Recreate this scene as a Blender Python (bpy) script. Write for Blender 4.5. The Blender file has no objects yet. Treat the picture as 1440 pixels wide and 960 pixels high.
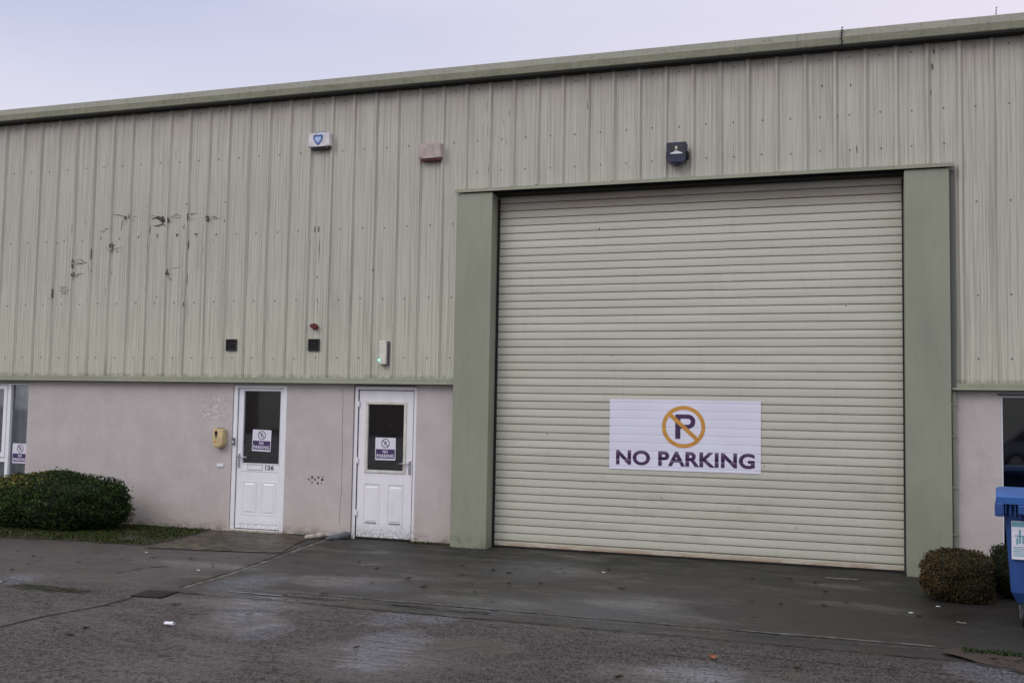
import bpy, bmesh, math, random
from mathutils import Vector, Matrix
from mathutils import noise as mnoise
random.seed(7)
sc = bpy.context.scene
C = sc.collection
R = math.radians
# ---------------------------------------------------------------- camera model (solved from the rib pitch and the levels of the wall)
F, YAW, PITCH, ROLL, CX, CD, CH = 1425.025, 0.3213, 0.0655, -0.0179, 11.8315, 12.0034, 1.7395
def _rot():
    return (Matrix.Rotation(YAW, 3, 'Z') @ Matrix.Rotation(PITCH, 3, 'X') @ Matrix.Rotation(ROLL, 3, 'Y'))
RM = _rot()
def at(px, py, Y=0.0):
    """point of the vertical plane y=Y seen at a photo pixel -> (X, Z): used to read positions on the facade"""
    d = RM @ Vector((px-720, F, -(py-480)))
    t = (Y + CD)/d.y
    return (CX + t*d.x, CH + t*d.z)
def gat(px, py, z=0.0):
    d = RM @ Vector((px-720, F, -(py-480)))
    t = (z - CH)/d.z
    return (CX + t*d.x, -CD + t*d.y)
def ribx(i): return i/3 - 5.2218e-4*i*i + 7.9433e-6*i**3

# ---------------------------------------------------------------- materials
MATS = {}
class NT:
    def __init__(s, name):
        s.m = bpy.data.materials.new(name); s.m.use_nodes = True
        s.t = s.m.node_tree; s.p = s.t.nodes['Principled BSDF']; s.out = s.t.nodes['Material Output']
        s._g = None
    def n(s, ty, **kw):
        nd = s.t.nodes.new(ty)
        for k, v in kw.items():
            if k in nd.inputs: nd.inputs[k].default_value = v
            else: setattr(nd, k, v)
        return nd
    def l(s, a, b): s.t.links.new(a, b)
    def pos(s):
        if s._g is None: s._g = s.n('ShaderNodeNewGeometry')
        return s._g.outputs['Position']
    def noise(s, scale=(1,1,1), sc_=5.0, detail=4, rough=.55, off=(0,0,0), vec=None):
        mp = s.n('ShaderNodeMapping'); mp.inputs['Scale'].default_value = scale; mp.inputs['Location'].default_value = off
        s.l(vec or s.pos(), mp.inputs['Vector'])
        nz = s.n('ShaderNodeTexNoise'); nz.inputs['Scale'].default_value = sc_; nz.inputs['Detail'].default_value = detail
        nz.inputs['Roughness'].default_value = rough
        s.l(mp.outputs[0], nz.inputs['Vector']); return nz.outputs['Fac']
    def ramp(s, fac, a, b, va=0.0, vb=1.0):
        r = s.n('ShaderNodeMapRange'); r.inputs['From Min'].default_value = a; r.inputs['From Max'].default_value = b
        r.inputs['To Min'].default_value = va; r.inputs['To Max'].default_value = vb
        r.interpolation_type = 'SMOOTHSTEP' if hasattr(r, 'interpolation_type') else 'LINEAR'
        s.l(fac, r.inputs['Value']); return r.outputs[0]
    def mix(s, fac, a, b, blend='MIX'):
        m = s.n('ShaderNodeMix', data_type='RGBA', blend_type=blend)
        for sock, v in ((m.inputs[0], fac), (m.inputs[6], a), (m.inputs[7], b)):
            if isinstance(v, (int, float)): sock.default_value = v
            elif isinstance(v, tuple): sock.default_value = (*v[:3], 1)
            else: s.l(v, sock)
        return m.outputs[2]
    def math(s, op, a, b=0.0, c=None):
        m = s.n('ShaderNodeMath', operation=op)
        for i, v in enumerate((a, b) if c is None else (a, b, c)):
            if isinstance(v, (int, float)): m.inputs[i].default_value = v
            else: s.l(v, m.inputs[i])
        return m.outputs[0]
    def sep(s):
        x = s.n('ShaderNodeSeparateXYZ'); s.l(s.pos(), x.inputs[0]); return x.outputs
    def bump(s, h, strength=.3, dist=.01, normal=None):
        b = s.n('ShaderNodeBump'); b.inputs['Strength'].default_value = strength; b.inputs['Distance'].default_value = dist
        s.l(h, b.inputs['Height'])
        if normal is not None: s.l(normal, b.inputs['Normal'])
        s.l(b.outputs[0], s.p.inputs['Normal']); return b.outputs[0]
    def col(s, c):
        if isinstance(c, tuple): s.p.inputs['Base Color'].default_value = (*c[:3], 1)
        else: s.l(c, s.p.inputs['Base Color'])
    def rough(s, r):
        if isinstance(r, (int, float)): s.p.inputs['Roughness'].default_value = r
        else: s.l(r, s.p.inputs['Roughness'])

def simple(name, c, rough=.5, metal=0.0, var=.12, scale=9, bump=0.0, dirt=None):
    s = NT(name)
    nz = s.noise((1,1,1), scale, 5)
    a = tuple(v*(1-var) for v in c); b = tuple(min(1, v*(1+var)) for v in c)
    k = s.mix(s.ramp(nz, .3, .7), a, b)
    if dirt:
        k = s.mix(s.ramp(s.noise((1,1,1), 2.3, 6, .7, (3,1,2)), .5, .8, 0, dirt[1]), k, dirt[0])
    s.col(k); s.rough(rough); s.p.inputs['Metallic'].default_value = metal
    if bump: s.bump(s.noise((1,1,1), scale*12, 3), bump, .003)
    MATS[name] = s.m
    return s.m

# cladding: coated steel sheet, streaked by rain, grey-green, algae flecks
s = NT('coated_sheet'); x, y, z = s.sep()
streak = s.noise((45, 45, .45), 1.0, 4, .6)
streak2 = s.noise((160, 160, 1.2), 1.0, 3, .6, (7,3,1))
big = s.noise((.8, .8, .5), 1.0, 3)
base = s.mix(s.ramp(z, 2.0, 4.6), (.56, .57, .455), (.485, .475, .415))
base = s.mix(s.ramp(big, .35, .7, 0, .6), base, (.53, .515, .435))
base = s.mix(s.ramp(streak, .46, .62, 0, .55), base, (.31, .305, .255))
base = s.mix(s.ramp(streak2, .52, .64, 0, .62), base, (.24, .235, .20))
base = s.mix(s.ramp(streak2, .2, .42, .22, 0), base, (.56, .56, .52))
# patchy brown tint growing towards the eaves
um = s.math('MULTIPLY', s.ramp(z, 5.25, 5.95), s.ramp(s.noise((3, 3, 1.6), 1.0, 4), .3, .7, .25, .9))
base = s.mix(s.math('MULTIPLY', um, .45), base, (.25, .205, .175))
# flecks of black algae, thicker at some places only
fl = s.noise((14, 14, 9), 1.0, 6, .75, (2, 2, 5))
where = s.ramp(s.noise((.9, .9, .28), 1.0, 3, .5, (11, 0, 3)), .5, .66)
fl = s.math('MULTIPLY', s.ramp(fl, .62, .70), where)
base = s.mix(s.math('MULTIPLY', fl, .75), base, (.06, .055, .045))
# green algae at the very foot of the sheet
foot = s.math('MULTIPLY', s.ramp(z, 2.16, 2.09), s.ramp(s.noise((5,5,5), 2.0, 5), .35, .6))
base = s.mix(s.math('MULTIPLY', foot, .7), base, (.15, .16, .10))
s.col(base); s.rough(.48)
s.bump(s.noise((2.2, 2.2, .7), 1.0, 2), .25, .02)
MATS['coated_sheet'] = s.m

# render (stucco), pinkish, damp foot
s = NT('painted_render'); x, y, z = s.sep()
n1 = s.noise((1,1,1), 2.2, 6, .6); n2 = s.noise((1,1,.35), 7, 5, .6, (4,4,4))
base = s.mix(s.ramp(n1, .3, .7), (.49, .455, .445), (.55, .51, .495))
base = s.mix(s.ramp(n2, .52, .8, 0, .5), base, (.42, .39, .375))
base = s.mix(s.math('MULTIPLY', s.ramp(z, .55, .0), s.ramp(n2, .25, .7, .1, .6)), base, (.50, .43, .36))
base = s.mix(s.math('MULTIPLY', s.ramp(z, .16, .0), s.ramp(s.noise((1,1,2), 11, 6, .7), .42, .62, .1, .8)), base, (.13, .12, .08))
fl = s.noise((1,1,1), 38, 4, .7, (1,5,2))
base = s.mix(s.ramp(fl, .70, .76, 0, .5), base, (.2, .17, .16))
s.col(base); s.rough(.88)
s.bump(s.math('ADD', s.noise((1,1,1), 90, 5, .7), s.math('MULTIPLY', s.noise((1,1,1), 6, 3), 2.2)), .55, .006)
MATS['painted_render'] = s.m

# green painted steel (columns, trims)
def green(name, c, dirty=.35, bumpd=.35):
    s = NT(name); x, y, z = s.sep()
    n1 = s.noise((1,1,.5), 1.6, 5, .6); n2 = s.noise((9,9,1.2), 2, 4, .6, (4,4,4)); n3 = s.noise((1,1,1), 14, 6, .75)
    base = s.mix(s.ramp(n1, .3, .7), tuple(v*.92 for v in c), tuple(v*1.08 for v in c))
    base = s.mix(s.ramp(n2, .5, .8, 0, dirty), base, tuple(v*.62 for v in c))
    base = s.mix(s.ramp(n3, .62, .8, 0, dirty*1.3), base, (.17, .17, .12))
    base = s.mix(s.math('MULTIPLY', s.ramp(z, .22, .0), s.ramp(n3, .4, .65, .05, .6)), base, (.09, .10, .05))
    s.col(base); s.rough(.6); s.bump(s.noise((1,1,1), 3, 3), bumpd, .01)
    MATS[name] = s.m
green('column_green', (.272, .290, .220), .28)
green('trim_green', (.265, .28, .205), .55)
green('dark_trim', (.10, .11, .09), .3)
s = NT('gutter_green'); x, y, z = s.sep()
n1 = s.noise((1.2,3,3), 2.0, 6, .7); n2 = s.noise((1,1,1), 16, 6, .8, (1,2,3)); n3 = s.noise((30,8,1.5), 1, 4)
base = s.mix(s.ramp(n1, .3, .7), (.20, .205, .145), (.27, .275, .20))
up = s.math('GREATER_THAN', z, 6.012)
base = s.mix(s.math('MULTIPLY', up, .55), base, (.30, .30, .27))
base = s.mix(s.ramp(n2, .52, .68, 0, .65), base, (.11, .115, .075))
base = s.mix(s.ramp(n3, .5, .75, 0, .45), base, (.13, .13, .10))
s.col(base); s.rough(.75); s.bump(n2, .3, .006)
MATS['gutter_green'] = s.m

# roller shutter laths
s = NT('shutter_cream'); x, y, z = s.sep()
n1 = s.noise((.35, 1, 4.5), 2, 5, .6); n2 = s.noise((.6,1,30), 1.4, 5, .6, (3,1,1)); n3 = s.noise((12,1,1.4), 1, 4, .6)
base = s.mix(s.ramp(n1, .3, .7), (.53, .54, .445), (.595, .605, .51))
base = s.mix(s.ramp(n2, .5, .78, 0, .35), base, (.43, .435, .35))
base = s.mix(s.ramp(n3, .52, .8, 0, .25), base, (.42, .41, .33))
idx = s.math('FLOOR', s.math('DIVIDE', s.math('SUBTRACT', z, .082), .0968))
wn = s.n('ShaderNodeTexWhiteNoise', noise_dimensions='1D'); s.l(idx, wn.inputs['W'])
base = s.mix(s.math('MULTIPLY', wn.outputs['Value'], .16), base, (.40, .40, .34))
hand = s.math('MULTIPLY', s.ramp(s.noise((1.5,1,2.2), 1.4, 6, .75, (6,6,1)), .52, .74), s.ramp(z, 2.4, .3))
base = s.mix(s.math('MULTIPLY', hand, .4), base, (.36, .34, .27))
rust_and_shade = s.math('MULTIPLY', s.ramp(z, 3.95, 4.38), s.ramp(s.noise((.5,1,5), 1.6, 4), .25, .7, .4, 1))  # rust stain and shade on the top laths, both put into the colour
base = s.mix(s.math('MULTIPLY', rust_and_shade, .6), base, (.27, .19, .14))
foot = s.math('MULTIPLY', s.ramp(z, .11, .02), s.ramp(s.noise((2,1,8), 3, 6, .7), .38, .6, .15, .85))
base = s.mix(foot, base, (.36, .23, .15))
base = s.mix(s.ramp(s.noise((1,1,1), 26, 4, .7), .72, .78, 0, .6), base, (.16, .13, .09))
s.col(base); s.rough(.45)
s.bump(s.noise((1.0,1,.4), 2.4, 3), .25, .012)
MATS['shutter_cream'] = s.m

# white upvc
s = NT('white_upvc'); x, y, z = s.sep()
n = s.noise((1,1,.4), 5, 5, .6)
base = s.mix(s.ramp(n, .35, .8), (.86, .88, .92), (.79, .81, .85))
dirt = s.math('MULTIPLY', s.ramp(z, .2, .0), s.ramp(s.noise((1,1,1), 40, 6, .8), .45, .6, .05, .75))
base = s.mix(dirt, base, (.26, .26, .22))
s.col(base); s.rough(.35); MATS['white_upvc'] = s.m
s = NT('old_white_upvc'); x, y, z = s.sep()
n = s.noise((1,1,.4), 5, 5, .6)
base = s.mix(s.ramp(n, .35, .8), (.85, .85, .90), (.76, .76, .80))
dirt = s.math('MULTIPLY', s.ramp(z, .26, .02), s.ramp(s.noise((1,1,1), 34, 6, .8), .42, .58, .05, .8))
base = s.mix(dirt, base, (.22, .23, .18))
base = s.mix(s.ramp(s.noise((4,1,1.2), 3, 6, .7, (1,1,1)), .6, .8, 0, .35), base, (.45, .44, .43))
s.col(base); s.rough(.45); MATS['old_white_upvc'] = s.m

simple('cream_bead', (.66, .655, .60), .5, dirt=((.35,.33,.25), .5))
simple('black_gap', (.012, .012, .014), .8)
simple('black_plastic', (.016, .017, .022), .45)
simple('navy_metal', (.010, .016, .050), .32, var=.2)
simple('chrome', (.55, .56, .6), .28, 1.0)
simple('grey_plastic', (.13, .14, .17), .5)
simple('alarm_white', (.66, .64, .66), .42, dirt=((.40,.36,.34), .5))
simple('alarm_faded', (.42, .35, .335), .5, dirt=((.24,.18,.17), .7), var=.2)
simple('dark_red', (.12, .014, .016), .35)
simple('shield_blue', (.035, .10, .34), .4)
simple('shield_light', (.25, .42, .72), .4)
simple('sign_purple', (.060, .028, .125), .45, var=.05)
simple('banner_purple', (.062, .026, .095), .4, var=.1, scale=4)
simple('banner_orange', (.60, .30, .055), .4, var=.08)
simple('banner_white', (.76, .77, .90), .36, var=.03, scale=2)
simple('sign_white', (.74, .74, .84), .4, var=.03)
simple('sign_ink', (.05, .045, .07), .5)
simple('dispenser_cream', (.62, .50, .26), .4, dirt=((.45,.34,.16), .5))
simple('orange_dot', (.55, .16, .04), .5)
simple('lamp_cream', (.66, .66, .58), .4)
simple('bin_blue', (.020, .070, .25), .55, var=.15, scale=3, dirt=((.04,.07,.15), .4))
simple('lid_blue', (.035, .12, .37), .45, var=.15, scale=3, dirt=((.06,.12,.25), .5))
simple('rubber', (.015, .015, .016), .7)
simple('label_teal', (.15, .38, .45), .5)
simple('curtain_cloth', (.80, .84, .82), .9, var=.2, scale=3)
simple('blind_cloth', (.06, .055, .055), .9, var=.3, scale=2)
simple('dark_room', (.02, .02, .022), .9)
simple('pale_stone', (.36, .33, .28), .9, var=.25, bump=.5)
simple('slate_stone', (.10, .115, .14), .7, var=.3, bump=.5)
simple('steel_grate', (.018, .016, .02), .55, .5, var=.4, bump=.6)
simple('dead_leaf', (.035, .02, .012), .75, var=.5, scale=20)
simple('orange_leaf', (.22, .075, .03), .7, var=.4, scale=60)
simple('paper', (.72, .74, .80), .6)
simple('twig_wood', (.20, .17, .14), .85)
simple('car_paint', (.22, .24, .27), .3)
simple('far_wall', (.24, .20, .17), .8, var=.2)
simple('far_sheet', (.22, .24, .22), .5)
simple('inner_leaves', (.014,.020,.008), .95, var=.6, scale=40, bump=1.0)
simple('bark', (.035, .027, .018), .9)
simple('soil', (.035, .028, .018), .95, var=.5, scale=14, bump=.8)
simple('rust_stain', (.055, .030, .020), .9, var=.5, scale=60)
s = NT('scuff_ink')
a = s.ramp(s.noise((1,1,1), 70, 5, .8), .30, .50, .0, 1)
s.col((.062, .050, .040)); s.rough(.9); s.l(s.math('MULTIPLY', a, .74), s.p.inputs['Alpha']); MATS['scuff_ink'] = s.m
s = NT('scuff_faint')
a = s.ramp(s.noise((1,1,1), 60, 5, .8), .45, .62, .0, 1)
s.col((.10, .09, .08)); s.rough(.9); s.l(s.math('MULTIPLY', a, .6), s.p.inputs['Alpha']); MATS['scuff_faint'] = s.m
s = NT('old_glue')
s.col(s.mix(s.ramp(s.noise((1,1,2.5), 22, 4), .4, .6), (.80,.77,.76), (.56,.52,.51))); s.rough(.7)
s.l(s.ramp(s.noise((.6,1,2.6), 15, 4, .7, (2,2,8)), .46, .56, 0, .8), s.p.inputs['Alpha']); MATS['old_glue'] = s.m
s = NT('green_led'); s.col((.1,.8,.4)); s.p.inputs['Emission Color'].default_value = (.1,1,.5,1); s.p.inputs['Emission Strength'].default_value = 5; MATS['green_led'] = s.m

def glass(name, tint, trans=.75):
    m = bpy.data.materials.new(name); m.use_nodes = True; t = m.node_tree
    for nd in list(t.nodes): t.nodes.remove(nd)
    o = t.nodes.new('ShaderNodeOutputMaterial'); g = t.nodes.new('ShaderNodeBsdfGlossy'); tr = t.nodes.new('ShaderNodeBsdfTransparent')
    g.inputs['Roughness'].default_value = .03; g.inputs['Color'].default_value = (.9,.93,1,1)
    tr.inputs['Color'].default_value = (*tint, 1)
    fr = t.nodes.new('ShaderNodeFresnel'); fr.inputs['IOR'].default_value = 2.1
    mx = t.nodes.new('ShaderNodeMixShader')
    nz = t.nodes.new('ShaderNodeTexNoise'); nz.inputs['Scale'].default_value = 2.5
    bp = t.nodes.new('ShaderNodeBump'); bp.inputs['Strength'].default_value = .03; bp.inputs['Distance'].default_value = .02
    geo = t.nodes.new('ShaderNodeNewGeometry'); t.links.new(geo.outputs['Position'], nz.inputs['Vector'])
    t.links.new(nz.outputs['Fac'], bp.inputs['Height']); t.links.new(bp.outputs[0], g.inputs['Normal'])
    t.links.new(fr.outputs[0], mx.inputs[0]); t.links.new(tr.outputs[0], mx.inputs[1]); t.links.new(g.outputs[0], mx.inputs[2])
    t.links.new(mx.outputs[0], o.inputs[0]); MATS[name] = m
glass('window_glass', (.85, .9, .9)); glass('door_glass', (.45, .45, .48))

# concrete yard, damp
s = NT('damp_concrete'); x, y, z = s.sep()
big = s.noise((1,1,1), .45, 4, .55); mid = s.noise((.8,1.6,1), 2.2, 6, .65, (3,8,0))
grain = s.noise((1, .50, 1), 40, 5, .85); speck = s.noise((1,.7,1), 80, 3, .7, (5,5,5)); clump = s.noise((1,.8,1), 13, 5, .7, (5,1,5)); brush = s.noise((.5,5,1), 6, 5, .7, (1,1,5))
front = s.ramp(s.math('ADD', y, s.math('MULTIPLY', big, .5)), -3.55, -3.95)       # stippled yard in front, smooth driveway behind
left = s.ramp(x, 5.75, 5.4)
base = s.mix(s.ramp(big, .35, .65), (.066, .058, .056), (.098, .085, .080))
drive = s.mix(s.ramp(mid, .35, .68), (.030, .029, .025), (.068, .064, .056))
base = s.mix(s.math('MULTIPLY', s.math('SUBTRACT', 1.0, front), s.math('SUBTRACT', 1.0, left)), base, drive)
base = s.mix(s.ramp(mid, .52, .70, 0, .55), base, (.145, .122, .10))
gstr = s.math('ADD', .38, s.math('MULTIPLY', front, .60))
base = s.mix(s.math('MULTIPLY', gstr, s.ramp(grain, .43, .51, .95, 0)), base, (.012, .011, .012))
base = s.mix(s.math('MULTIPLY', gstr, s.ramp(clump, .40, .56, .55, 0)), base, (.026, .023, .024))
base = s.mix(s.ramp(brush, .50, .62, 0, .6), base, (.022, .021, .021))
base = s.mix(s.ramp(brush, .34, .46, .4, 0), base, (.11, .10, .09))
base = s.mix(s.math('MULTIPLY', front, s.ramp(speck, .55, .64, 0, .8)), base, (.27, .24, .23))
base = s.mix(s.ramp(grain, .25, .45, .3, 0), base, (.03, .028, .026))
# moss and algae in patches, with painted shade towards the shutter foot
moss = s.math('MULTIPLY', s.ramp(y, -2.6, -.2), s.ramp(s.noise((.7,1.2,1), 2.6, 6, .7, (9,1,0)), .36, .62, .15, .95))
base = s.mix(s.math('MULTIPLY', moss, .85), base, (.013, .015, .009))  # this mask carries both the moss and the painted shade
right = s.math('MULTIPLY', s.ramp(x, 8.6, 13.0), s.ramp(mid, .3, .7, .5, .95))
right = s.math('MULTIPLY', right, s.ramp(y, -4.6, -3.0, .35, 1))
base = s.mix(s.math('MULTIPLY', right, .85), base, (.018, .017, .015))  # driveway colour also darkened rightwards, for the shadow near the shutter
# long moss streak in the left yard
def blob(cx, cy, rx, ry, soft=.5, nz=None):
    dx = s.math('DIVIDE', s.math('SUBTRACT', x, cx), rx); dy = s.math('DIVIDE', s.math('SUBTRACT', y, cy), ry)
    d = s.math('ADD', s.math('MULTIPLY', dx, dx), s.math('MULTIPLY', dy, dy))
    if nz is not None: d = s.math('ADD', d, s.math('MULTIPLY', s.math('SUBTRACT', nz, .5), 1.6))
    return s.ramp(d, 1.0, soft)
mossy = blob(4.78, -4.33, .72, .17, .1, clump)
mossy = s.math('MULTIPLY', mossy, s.ramp(s.noise((1,2.5,1), 9, 5, .8, (4,4,4)), .38, .50, .25, 1))
base = s.mix(s.math('MULTIPLY', mossy, 1.0), base, (.020, .024, .010))
dry = blob(6.35, -4.35, .75, .22, .2, mid)
base = s.mix(s.math('MULTIPLY', dry, .45), base, (.15, .14, .13))
# wetness: patches where the water film is smooth
wet = s.noise((.55, 1.0, 1), 1.3, 5, .6, (1.7, .4, 0))
pw = s.ramp(wet, .52, .70, 0, .7)
for b in ((6.9,-4.0,.8,.55), (7.2,-4.9,.5,.6), (8.75,-5.5,.8,.8), (8.6,-3.25,.7,.22), (6.9,-2.9,.6,.4), (3.95,-4.5,.35,.5), (5.0,-2.6,1.2,.3), (9.2,-4.9,.5,.3), (12.9,-4.9,.4,.3), (10.9,-5.2,.9,.35), (4.0,-4.35,.5,.35), (10.0,-2.9,.6,.35), (4.9,-.95,.35,.12)):
    pw = s.math('MAXIMUM', pw, blob(*b, .0, mid))
pw = s.math('MULTIPLY', pw, s.ramp(s.math('ADD', s.math('MULTIPLY', grain, .5), s.math('MULTIPLY', brush, .5)), .40, .50, .5, 1.0))
rg = s.math('MULTIPLY', s.math('SUBTRACT', 1.0, pw), .46)
rg = s.math('ADD', rg, s.math('MULTIPLY', grain, .10)); rg = s.math('ADD', rg, .08)
base = s.mix(s.math('MULTIPLY', pw, .30), base, (.026, .025, .027))
# pale bluish glints of wet reflection, painted into the base colour
sheen = None
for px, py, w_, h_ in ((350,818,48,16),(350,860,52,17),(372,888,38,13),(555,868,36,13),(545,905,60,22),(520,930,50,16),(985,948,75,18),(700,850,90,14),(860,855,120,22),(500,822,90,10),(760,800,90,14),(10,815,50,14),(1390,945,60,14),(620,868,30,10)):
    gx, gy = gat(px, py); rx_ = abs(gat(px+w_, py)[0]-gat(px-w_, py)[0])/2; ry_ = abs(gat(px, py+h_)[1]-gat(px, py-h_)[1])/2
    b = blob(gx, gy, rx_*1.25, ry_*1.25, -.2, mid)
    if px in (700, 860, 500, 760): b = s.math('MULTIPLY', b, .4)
    sheen = b if sheen is None else s.math('MAXIMUM', sheen, b)
sheen = s.math('MULTIPLY', sheen, s.ramp(s.math('ADD', s.math('MULTIPLY', grain, .6), s.math('MULTIPLY', brush, .4)), .40, .54, .15, 1.0))
base = s.mix(s.math('MULTIPLY', sheen, .62), base, (.19, .20, .245))
pw = s.math('MAXIMUM', pw, s.math('MULTIPLY', sheen, .9))
s.col(base); s.rough(rg); cav = s.ramp(s.math('ADD', s.math('MULTIPLY', grain, .7), s.math('MULTIPLY', clump, .3)), .43, .53, .12, 1.0)
cav = s.math('MAXIMUM', s.math('MAXIMUM', cav, s.math('MULTIPLY', pw, 1.3)), s.math('SUBTRACT', .8, s.math('MULTIPLY', front, .7)))
cav = s.math('MULTIPLY', cav, s.math('SUBTRACT', 1.0, s.math('MULTIPLY', mossy, .95)))
cav = s.math('MULTIPLY', cav, s.math('SUBTRACT', 1.0, s.math('MULTIPLY', s.math('MAXIMUM', moss, right), .6)))
spc = s.math('MULTIPLY', cav, s.math('SUBTRACT', .8, s.math('MULTIPLY', s.math('SUBTRACT', 1.0, pw), s.ramp(mid, .3, .7,   .25, .45)))); s.l(spc, s.p.inputs['Specular IOR Level'])
h = s.math('ADD', s.math('MULTIPLY', grain, s.math('ADD', s.math('MULTIPLY', front, 1.0), .25)), s.math('MULTIPLY', mid, 1.2))
h = s.math('MULTIPLY', h, s.math('SUBTRACT', 1.0, s.math('MULTIPLY', pw, .965)))
s.bump(h, 1.0, .014)
MATS['damp_concrete'] = s.m
s = NT('apron_concrete')
n1 = s.noise((1,1,1), 1.8, 6, .65); n2 = s.noise((.6,1.4,1), 9, 6, .7, (1,2,3))
base = s.mix(s.ramp(n1, .35, .65), (.062, .052, .038), (.125, .108, .082))
base = s.mix(s.ramp(n2, .44, .58, 0, .9), base, (.022, .021, .012))
s.col(base); s.p.inputs['Specular IOR Level'].default_value = .25; s.rough(.6); s.bump(n2, .5, .006); MATS['apron_concrete'] = s.m
s = NT('joint_dark')
s.col(s.mix(s.noise((1,1,1), 20, 4), (.008,.008,.007), (.022,.022,.014))); s.rough(.9)
s.l(s.ramp(s.noise((1.6,1.6,1), 3.5, 5, .7), .38, .5, .25, 1), s.p.inputs['Alpha']); MATS['joint_dark'] = s.m
s = NT('kerb_pale'); s.col(s.mix(s.noise((1,1,1), 14, 5), (.10,.095,.088), (.19,.18,.165))); s.rough(.55)
s.l(s.ramp(s.noise((1,1,1), 4.5, 5, .75, (2,7,1)), .40, .56, .1, .9), s.p.inputs['Alpha']); s.bump(s.noise((1,1,1), 60, 4), .5, .004); MATS['kerb_pale'] = s.m
s = NT('brick_earth'); s.col(s.mix(s.noise((1,1,1), 9, 6, .7), (.022,.018,.014), (.060,.040,.030))); s.rough(.8)
s.bump(s.noise((1,1,1), 50, 4), .6, .006); s.l(s.ramp(s.noise((1,1,1), 5, 5, .7, (3,3,3)), .36, .5, .15, 1), s.p.inputs['Alpha']); MATS['brick_earth'] = s.m

def leafmat(name):
    s = NT(name); at_ = s.n('ShaderNodeAttribute', attribute_name='tint')
    s.l(at_.outputs['Color'], s.p.inputs['Base Color']); s.rough(.6)
    s.p.inputs['Specular IOR Level'].default_value = .18
    MATS[name] = s.m
leafmat('leaf_tint')

# ---------------------------------------------------------------- mesh helpers
class MB:
    def __init__(s): s.bm = bmesh.new(); s.uvl = None
    def quad(s, *pts, mi=0):
        f = s.bm.faces.new([s.bm.verts.new(p) for p in pts]); f.material_index = mi; return f
    def box(s, x0, x1, y0, y1, z0, z1, bev=0.0, seg=2, mat=None):
        vs = [s.bm.verts.new(p) for p in ((x0,y0,z0),(x1,y0,z0),(x1,y1,z0),(x0,y1,z0),(x0,y0,z1),(x1,y0,z1),(x1,y1,z1),(x0,y1,z1))]
        fs = [s.bm.faces.new([vs[i] for i in q]) for q in ((3,2,1,0),(4,5,6,7),(0,1,5,4),(1,2,6,5),(2,3,7,6),(3,0,4,7))]
        if bev:
            es = list({e for f in fs for e in f.edges})
            bmesh.ops.bevel(s.bm, geom=es, offset=bev, segments=seg, affect='EDGES', profile=.5)
        if mat is not None:
            pass
        return s
    def prism(s, pts2, axis='y', a=0.0, b=1.0, bev=0.0):
        """pts2 in the plane perpendicular to axis; y: (x,z); x: (y,z); z: (x,y)"""
        def P(p, t):
            return {'y': (p[0], t, p[1]), 'x': (t, p[0], p[1]), 'z': (p[0], p[1], t)}[axis]
        A = [s.bm.verts.new(P(p, a)) for p in pts2]; B = [s.bm.verts.new(P(p, b)) for p in pts2]
        fs = []
        n = len(pts2)
        for i in range(n):
            j = (i+1) % n
            fs.append(s.bm.faces.new((A[i], A[j], B[j], B[i])))
        fs.append(s.bm.faces.new(A[::-1])); fs.append(s.bm.faces.new(B))
        if bev:
            es = [e for e in fs[-1].edges] + [e for e in fs[-2].edges]
            bmesh.ops.bevel(s.bm, geom=es, offset=bev, segments=2, affect='EDGES')
        return s
    def ring(s, cx, cz, ro, ri, y0, y1, n=64):
        prev = None
        pts = []
        for i in range(n):
            t = 2*math.pi*i/n
            c, d = math.cos(t), math.sin(t)
            pts.append([s.bm.verts.new((cx+r*c, yy, cz+r*d)) for r, yy in ((ro,y0),(ri,y0),(ri,y1),(ro,y1))])
        for i in range(n):
            p, q = pts[i], pts[(i+1) % n]
            for k in range(4): s.bm.faces.new((p[k], q[k], q[(k+1)%4], p[(k+1)%4]))
        return s
    def tube(s, p0, p1, r0, r1=None, n=12, cap=True):
        r1 = r0 if r1 is None else r1
        p0, p1 = Vector(p0), Vector(p1); d = (p1-p0).normalized()
        u = d.orthogonal().normalized(); v = d.cross(u)
        A = [s.bm.verts.new(p0 + r0*(u*math.cos(2*math.pi*i/n)+v*math.sin(2*math.pi*i/n))) for i in range(n)]
        B = [s.bm.verts.new(p1 + r1*(u*math.cos(2*math.pi*i/n)+v*math.sin(2*math.pi*i/n))) for i in range(n)]
        for i in range(n): s.bm.faces.new((A[i], A[(i+1)%n], B[(i+1)%n], B[i])).smooth = True
        if cap: s.bm.faces.new(A[::-1]); s.bm.faces.new(B)
        return s
    def blob(s, c, r, sub=2, noise=.0):
        r = r if isinstance(r, tuple) else (r, r, r)
        g = bmesh.ops.create_icosphere(s.bm, subdivisions=sub, radius=1)
        for v in g['verts']:
            k = 1 + random.uniform(-noise, noise)
            v.co = Vector((c[0]+v.co.x*r[0]*k, c[1]+v.co.y*r[1]*k, c[2]+v.co.z*r[2]*k))
        return s
    def build(s, name, mat, parent=None, smooth=False, recalc=True, origin=None):
        if recalc: bmesh.ops.recalc_face_normals(s.bm, faces=s.bm.faces)
        me = bpy.data.meshes.new(name)
        if origin is not None:
            for v in s.bm.verts: v.co -= Vector(origin)
        s.bm.to_mesh(me); s.bm.free()
        for m in (mat if isinstance(mat, (list, tuple)) else [mat]): me.materials.append(MATS[m])
        if smooth:
            for p in me.polygons: p.use_smooth = True
        o = bpy.data.objects.new(name, me); C.objects.link(o)
        if parent is not None:
            o.parent = parent
        if origin is not None: o.location = origin
        return o

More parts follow.
